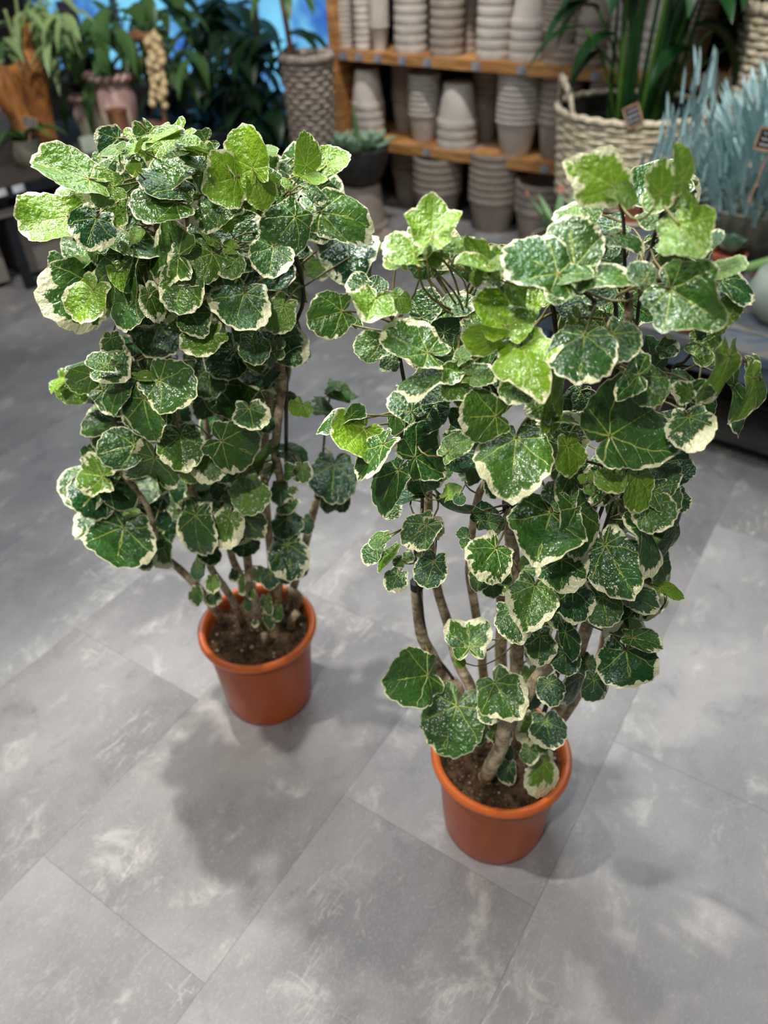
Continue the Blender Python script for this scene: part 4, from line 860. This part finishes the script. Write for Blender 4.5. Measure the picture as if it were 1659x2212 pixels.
b=MB(); b.lathe([(0,0),(.10,0),(.15,.06),(.178,.14),(.182,.20),(.17,.205),(.155,.17),(0,.165)],dc,44); b.build('bowl',M['black_clay'],o,dc)
for k,(x,y) in enumerate(((-.08,-.04),(.06,-.06),(0,.05),(.10,.05),(-.11,.05),(-.01,-.11))):
    c=dc+Vector((x,y,.17)); r=random.Random(k)
    for i in range(14):
        a=i*2.4; e=.2+1.2*i/14; dd=Vector((math.cos(a)*math.cos(e),math.sin(a)*math.cos(e),math.sin(e))); s=1-.4*i/14
        b=MB(); blade(b,c,dd,.15*s,.085*s,droop=-.3,fold=.25,n=5,shape=wide); b.build('leaf',M['rosette'],o,c,sharp=None)
b=MB(); blade(b,dc+Vector((0,-.02,.17)),Vector((-.05,-.1,1)),.26,.04,droop=0,fold=.4,n=6); b.build('leaf',M['succulent'],o,dc,sharp=None)
# tall grey wicker planter with a thin trunk
q=aty(662,122,4.75); tc=Vector((q.x,q.y,0))
basket('wicker_planter',tc,.10,.135,q.z,34,'wicker_grey','tall tapering grey wicker planter left of the shelf post',n=22)
o=thing('slender_tree',tc+Vector((0,0,.05)),'slender brown-trunked tree growing from the tall grey wicker planter','plant')
tp=tc+Vector((-.07,0,q.z-.12)); b=MB(); b.lathe([(0,-.02),(.118,-.02),(.118,0),(0,.015)],tc+Vector((0,0,q.z-.09)),24); b.build('soil',M['soil'],o,tc)
b=MB(); b.tube(smooth_path([tp,tp+Vector((-.02,0,.25)),tp+Vector((-.04,0,.5)),tp+Vector((-.02,0,.9))],5),.014,8); b.build('trunk',M['copper_wood'],o,tp,sharp=None)
r=random.Random(21)
specs=[]
for k in range(50):
    a=r.uniform(0,6.28); P=tp+Vector((-.03+.12*math.cos(a)*r.random(),.12*math.sin(a),r.uniform(.42,1.0))); specs.append(((P,Vector((math.cos(a),math.sin(a)*.6,.2)),r.uniform(.16,.26),.06),dict(droop=1.2,fold=.2,n=6)))
leaf_parts(o,specs,M['mid_leaf'])
# grey basket on the floor seen through the left shrub
q=atz(352,640,0); gb=Vector((q.x,q.y+.24,0))
basket('wicker_pot_cover',gb,.17,.21,.44,22,'wicker_grey','round grey wicker basket on the floor behind the left shrub',n=34)

# left table
LZ=.50; LA=math.radians(45); LU=Vector((math.cos(LA),math.sin(LA),0)); LW=Vector((-math.sin(LA),math.cos(LA),0)); LROT=Matrix.Rotation(LA,3,'Z')
L0=atz(66,622,0)
def LP(u,w_,z): return L0+LU*u+LW*w_+Vector((0,0,z))
lt=thing('plant_table',LP(.6,.5,0),'low dark steel table at the left edge carrying driftwood, vases and plants','table')
b=MB(); b.box(LP(.40,.55,LZ-.012),(1.9,1.25,.024),LROT); b.build('table_top',M['panel_dark'],lt,LP(.75,.5,LZ))
b=MB(); b.box(LP(.40,-.075,LZ+.002),(1.92,.03,.05),LROT); b.build('front_edge',M['metal_dark'],lt,LP(.75,-.07,LZ))
b=MB(); b.box(LP(.40,-.02,LZ-.10),(1.8,.03,.035),LROT); b.build('front_rail',M['panel'],lt,LP(.75,-.02,LZ-.1))
for u,mt in ((0,'metal_dark'),(.37,'metal_blue'),(1.28,'metal_dark')):
    for w_ in (0.,1.1):
        b=MB(); b.box(LP(u,w_,(LZ-.024)/2),(.045,.035,LZ-.024),LROT); b.build('leg',M[mt],lt,LP(u,w_,0))
b=MB(); b.box(LP(.19,0,.018),(.36,.03,.025),LROT); b.build('foot_bar',M['metal_dark'],lt,LP(.2,0,.02))
for k,u in enumerate((-.12,-.03,.06)):
    b=MB(); b.box(LP(u,-.095,LZ+.012),(.055,.012,.03),LROT); o=b.build('highlight_block',M['edge_highlight'],None,LP(u,-.095,LZ)); tag(o,('leftmost','middle','rightmost')[k]+' of three white highlight blocks on the front edge of the left table','highlight','white highlights on the table edge')  # white blocks stand in for highlights on the metal edge
for u0,u1,mt,lab,hh in ((-.75,-.05,'panel','wide taupe planter box under the left table, cut off by the left edge',.36),(.05,.34,'panel','narrow taupe planter box between the two front legs of the left table',.30),(.42,1.2,'panel_dark','dark brown planter box deep under the left table behind the shrub',.36)):
    o=thing('planter_box',LP((u0+u1)/2,.35,0),lab,'planter'); cx=(u0+u1)/2
    b=MB()
    for (c_,s_) in (((cx,.12),(u1-u0,.02)),((cx,.62),(u1-u0,.02)),((u0+.01,.37),(.02,.48)),((u1-.01,.37),(.02,.48))): b.box(LP(c_[0],c_[1],.03+hh/2),(s_[0],s_[1],hh),LROT)
    b.box(LP(cx,.37,.04),(u1-u0-.03,.48,.02),LROT); b.build('body',M[mt],o,LP(cx,.35,.03))
    b=MB()
    for a_,c_ in ((u0+.06,.17),(u1-.06,.17),(u0+.06,.57),(u1-.06,.57)): b.box(LP(a_,c_,.015),(.05,.05,.03),LROT)
    b.build('feet',M['metal_dark'],o,LP(cx,.35,0))
# driftwood planter
def onL(px,py): return atz(px,py,LZ)
dw=onL(88,338); o=thing('driftwood_planter',dw,'brown hollowed driftwood stump used as a planter on the left table','planter')
b=MB()
def stump(a,z): return 1+.16*math.sin(3*a+z*6)+.10*math.sin(5*a+1.3+z*9)
b.lathe([(0,0),(.12,0),(.10,.10),(.115,.22),(.16,.36),(.185,.50),(.15,.50),(.12,.40),(0,.36)],dw,48,wob=stump)
v=b.v
for i,p in enumerate(v):
    d=p-dw
    if d.z>.45: v[i]=p+Vector((0,0,.10*math.sin(math.atan2(d.y,d.x)*2+.6)+(.06 if d.x>0 else 0)))
    if d.z>.3: v[i]=v[i]+Vector((-.06*(d.z-.3)/.2,0,0))
b.build('stump',M['drift'],o,dw,sharp=None)
r=random.Random(31)
def foliage_plant(name,base,label,mat,n,box,L,W,seed,trunks,tm='dark_leaf',droop=1.4,group=None,rad=.012,cap=100):
    o=thing(name,base,label,'plant',group); r=random.Random(seed); base=Vector(base)
    for tp_ in trunks:
        b=MB(); b.tube(smooth_path([base]+[Vector(p) for p in tp_],5),rad,7); b.build('stem',M[tm],o,base,sharp=None)
    specs=[]
    for k in range(n):
        px=r.uniform(box[0],box[2]); py=r.uniform(box[1],box[3]); P=aty(px,py,base.y+r.uniform(-box[4],box[5])); a=r.uniform(0,6.28)
        specs.append(((P,Vector((math.cos(a),-.5+.4*math.sin(a),r.uniform(-.3,.35))),r.uniform(*L),r.uniform(*W)),dict(droop=r.uniform(.5,1)*droop,fold=.18,n=7,shape=wide)))
    specs.sort(key=lambda e:(Vector(e[0][0])-CAM).length)
    leaf_parts(o,specs,M[mat],cap=cap); return o
sp0=dw+Vector((-.03,0,.37))
foliage_plant('trailing_plant',sp0,'pale-stemmed leafy plant growing out of the driftwood stump','pale_leaf',44,(-10,-10,150,130,.15,.15),(.12,.22),(.03,.06),41,[[aty(40,60,sp0.y),aty(30,-30,sp0.y)],[aty(50,50,sp0.y),aty(75,-20,sp0.y)],[aty(30,90,sp0.y),aty(10,20,sp0.y)]],'pale_leaf',1.2,rad=.009)
q=onL(150,318); q=q+LW*.35
o=thing('broadleaf_plant',q,'broad drooping green plant behind the driftwood stump on the left table','plant')
small_pot(q,.11,.16,'black_clay',o); zt=q+Vector((0,0,.14)); specs=[]; r=random.Random(42)
for k,(px,py) in enumerate(((150,60),(165,140),(130,30),(100,10),(190,40),(200,170),(30,40),(60,10),(150,200),(10,90),(230,20),(180,90),(210,110),(120,100),(95,60),(250,60))):
    P=aty(px,py,q.y-.05+r.uniform(-.2,.2)); specs.append(((P,Vector((r.uniform(-.3,.4),-.3,r.uniform(-.5,.1))),r.uniform(.22,.34),r.uniform(.08,.12)),dict(droop=1.5,fold=.15,n=8,shape=wide)))
    b=MB(); b.tube(bez(zt,(zt+P)/2+Vector((0,0,.08)),P,6),.006,5); b.build('stalk',M['mid_leaf'],o,zt,sharp=None)
leaf_parts(o,specs,M['mid_leaf'])
# little grey pot with an aloe and its tag
g=onL(70,356); o=thing('aloe_pot',g,'small rounded grey pot with arching aloe beside the driftwood stump','potted plant')
b=MB(); b.lathe([(0,0),(.06,0),(.082,.03),(.086,.08),(.075,.115),(.08,.13),(.068,.13),(.06,.10),(0,.10)],g,32); b.build('pot',M['concrete'],o,g)
r=random.Random(6)
for k in range(10):
    a=k*2.4; b=MB(); P=g+Vector((0,0,.11)); blade(b,P,Vector((math.cos(a)*.8-.25,math.sin(a)*.5,1.0)),r.uniform(.18,.30),.035,droop=1.3,fold=.35,n=8); b.build('leaf',M['mid_leaf'],o,P,sharp=None)
chalk_tag(g+Vector((.03,-.04,.10)),-.3,'small chalkboard tag stuck in the little grey aloe pot',size=(.062,.048),stake=.115)
# vases
for (px,py,s,lab) in ((205,297,.82,'smaller squat pink and cream vase on the left table, standing in front'),(262,292,1.2,'larger pink and cream vase on the left table, standing behind')):
    c=onL(px,py); o=thing('ceramic_vase',c,lab,'vase','pink and cream vases')
    b=MB(); b.lathe([(0,0),(.065*s,0),(.085*s,.03*s),(.10*s,.10*s),(.105*s,.17*s),(.085*s,.225*s),(.08*s,.24*s),(.095*s,.262*s),(.088*s,.264*s),(.07*s,.235*s),(.08*s,.15*s),(0,.06*s)],c,40,wob=lambda a,z:1+.03*math.sin(9*a)); b.build('body',M['pink_vase'],o,c,sharp=None)
    b=MB()
    for k in range(16):
        a=2*PI*k/16; b.tube([c+Vector((.10*s*math.cos(a),.10*s*math.sin(a),.245*s)),c+Vector((.115*s*math.cos(a+.2),.115*s*math.sin(a+.2),.262*s)),c+Vector((.10*s*math.cos(a+.4),.10*s*math.sin(a+.4),.27*s))],.012*s,6)
    b.build('fluted_lip',M['pink_vase'],o,c,sharp=None)
c=onL(215,322); o=thing('stone_block',c,'low pale stone block in front of the pink vases','block')
b=MB(); b.box(c+Vector((0,0,.03)),(.19,.12,.055),Matrix.Rotation(.4,3,'Z')); b.box(c+Vector((0,0,.06)),(.17,.10,.012),Matrix.Rotation(.4,3,'Z')); b.build('body',M['stone_pale'],o,c)
# dark bowl with a purple bottle
c=onL(262,285)+LW*.32; o=thing('pedestal_bowl',c,'black pedestal bowl standing behind the larger pink vase','bowl')
zt=aty(262,165,c.y).z-c.z
b=MB(); b.lathe([(0,0),(.09,0),(.09,.015),(.03,.04),(.025,zt-.10),(.07,zt-.07),(.12,zt-.03),(.125,zt),(.11,zt),(0,zt-.03)],c,36); b.build('body',M['black_clay'],o,c)
c2=c+Vector((0,0,zt-.03)); o=thing('purple_vase',c2,'tall dark purple vase standing in the black pedestal bowl','vase')
b=MB(); b.lathe([(0,0),(.075,0),(.085,.02),(.08,.20),(.06,.34),(.05,.40),(.058,.42),(.045,.42),(.04,.36),(0,.3)],c2,32); b.build('body',M['purple_glass'],o,c2)
# string of straw-coloured bulbs hanging on a cane frame
q=onL(345,300)+LW*.08; o=thing('cane_stand',q,'brown cane stand behind the left shrub with bulb string hanging on it','stand')
zt=aty(350,75,q.y).z
b=MB(); b.tube(smooth_path([q+Vector((.09,0,0)),q+Vector((.10,0,.3)),Vector((q.x+.05,q.y,zt)),Vector((q.x-.02,q.y,zt))],6),.014,8); b.build('post',M['copper_wood'],o,q,sharp=None)
b=MB(); b.tube([Vector((q.x-.03,q.y,zt-.01)),Vector((q.x+.14,q.y,zt+.0))],.018,8); b.build('crossbar',M['copper_wood'],o,q,sharp=None)
b=MB(); b.lathe([(0,0),(.12,0),(.13,.03),(.10,.07),(0,.07)],q,24); b.build('base',M['copper_wood'],o,q)
o=thing('bulb_string',Vector((q.x-.03,q.y-.03,zt)),'hanging string of straw-coloured bulbs before the dark plants at the left','garland')
r=random.Random(12)
for k in range(26):
    s=k/25; P=aty(333+14*math.sin(k*2.3)+12*s,78+150*s,q.y-.05)+Vector((0,r.uniform(-.02,.02),0)); rr=.022+.006*r.random()
    b=MB(); b.lathe([(0,-rr*1.1),(rr*.5,-rr*.9),(rr,0),(rr*.7,rr*.7),(rr*.15,rr*1.3),(0,rr*1.5)],P,12,rot=Matrix.Rotation(r.uniform(-.8,.8),3,'Y')); b.build('bulb',M['straw'],o,P,sharp=None)
# wooden column
c=onL(338,352); c=LP((c-L0).dot(LU),max(.1,(c-L0).dot(LW)),LZ); zt=.22
o=thing('wooden_column',c,'short brown wooden column on the left table just behind the shrub top','column')
b=MB(); b.lathe([(0,0),(.06,0),(.055,.02),(.05,.03),(.052,zt-.02),(.06,zt),(0,zt)],c,28); b.build('body',M['copper_wood'],o,c)
# big dark leafy plants in front of the window
for k,(px,py,w_,lab,box,mat,n,L,W,tr,sd) in enumerate((
   (310,300,.42,'tall leafy plant with pale green trunk left of the straw bulbs','',  'mid_leaf',60,(.18,.30),(.05,.09),[(312,120),(318,0),(330,-80)],51),
   (430,300,.30,'large dark broad-leaved plant filling the corner behind the left shrub','', 'dark_leaf',130,(.22,.36),(.09,.14),[(450,120),(470,0),(480,-80)],52),
   (560,310,.20,'dark drooping leafy plant beside the tall grey wicker planter','', 'dark_leaf',90,(.20,.32),(.08,.13),[(560,180),(555,60),(550,-30)],53))):
    c=onL(px,py)+LW*w_; o=None
    if k==2: c=atz(575,430,0)
    if k==1: c=atz(450,400,0)+Vector((0,.15,0))
    box=((190,-10,420,150,.2,.2),(330,-10,560,320,.25,.25),(470,60,650,330,.2,.25))[k]
    o=foliage_plant('leafy_plant',c,lab,mat,n,box,L,W,sd,[[aty(x,y,c.y) for x,y in tr]],'pale_leaf' if k==0 else 'young_stem',1.5,rad=.02 if k==0 else .012)
    small_pot(c,.13 if k==0 else .18,.15 if k==0 else .30,'black_clay',o)
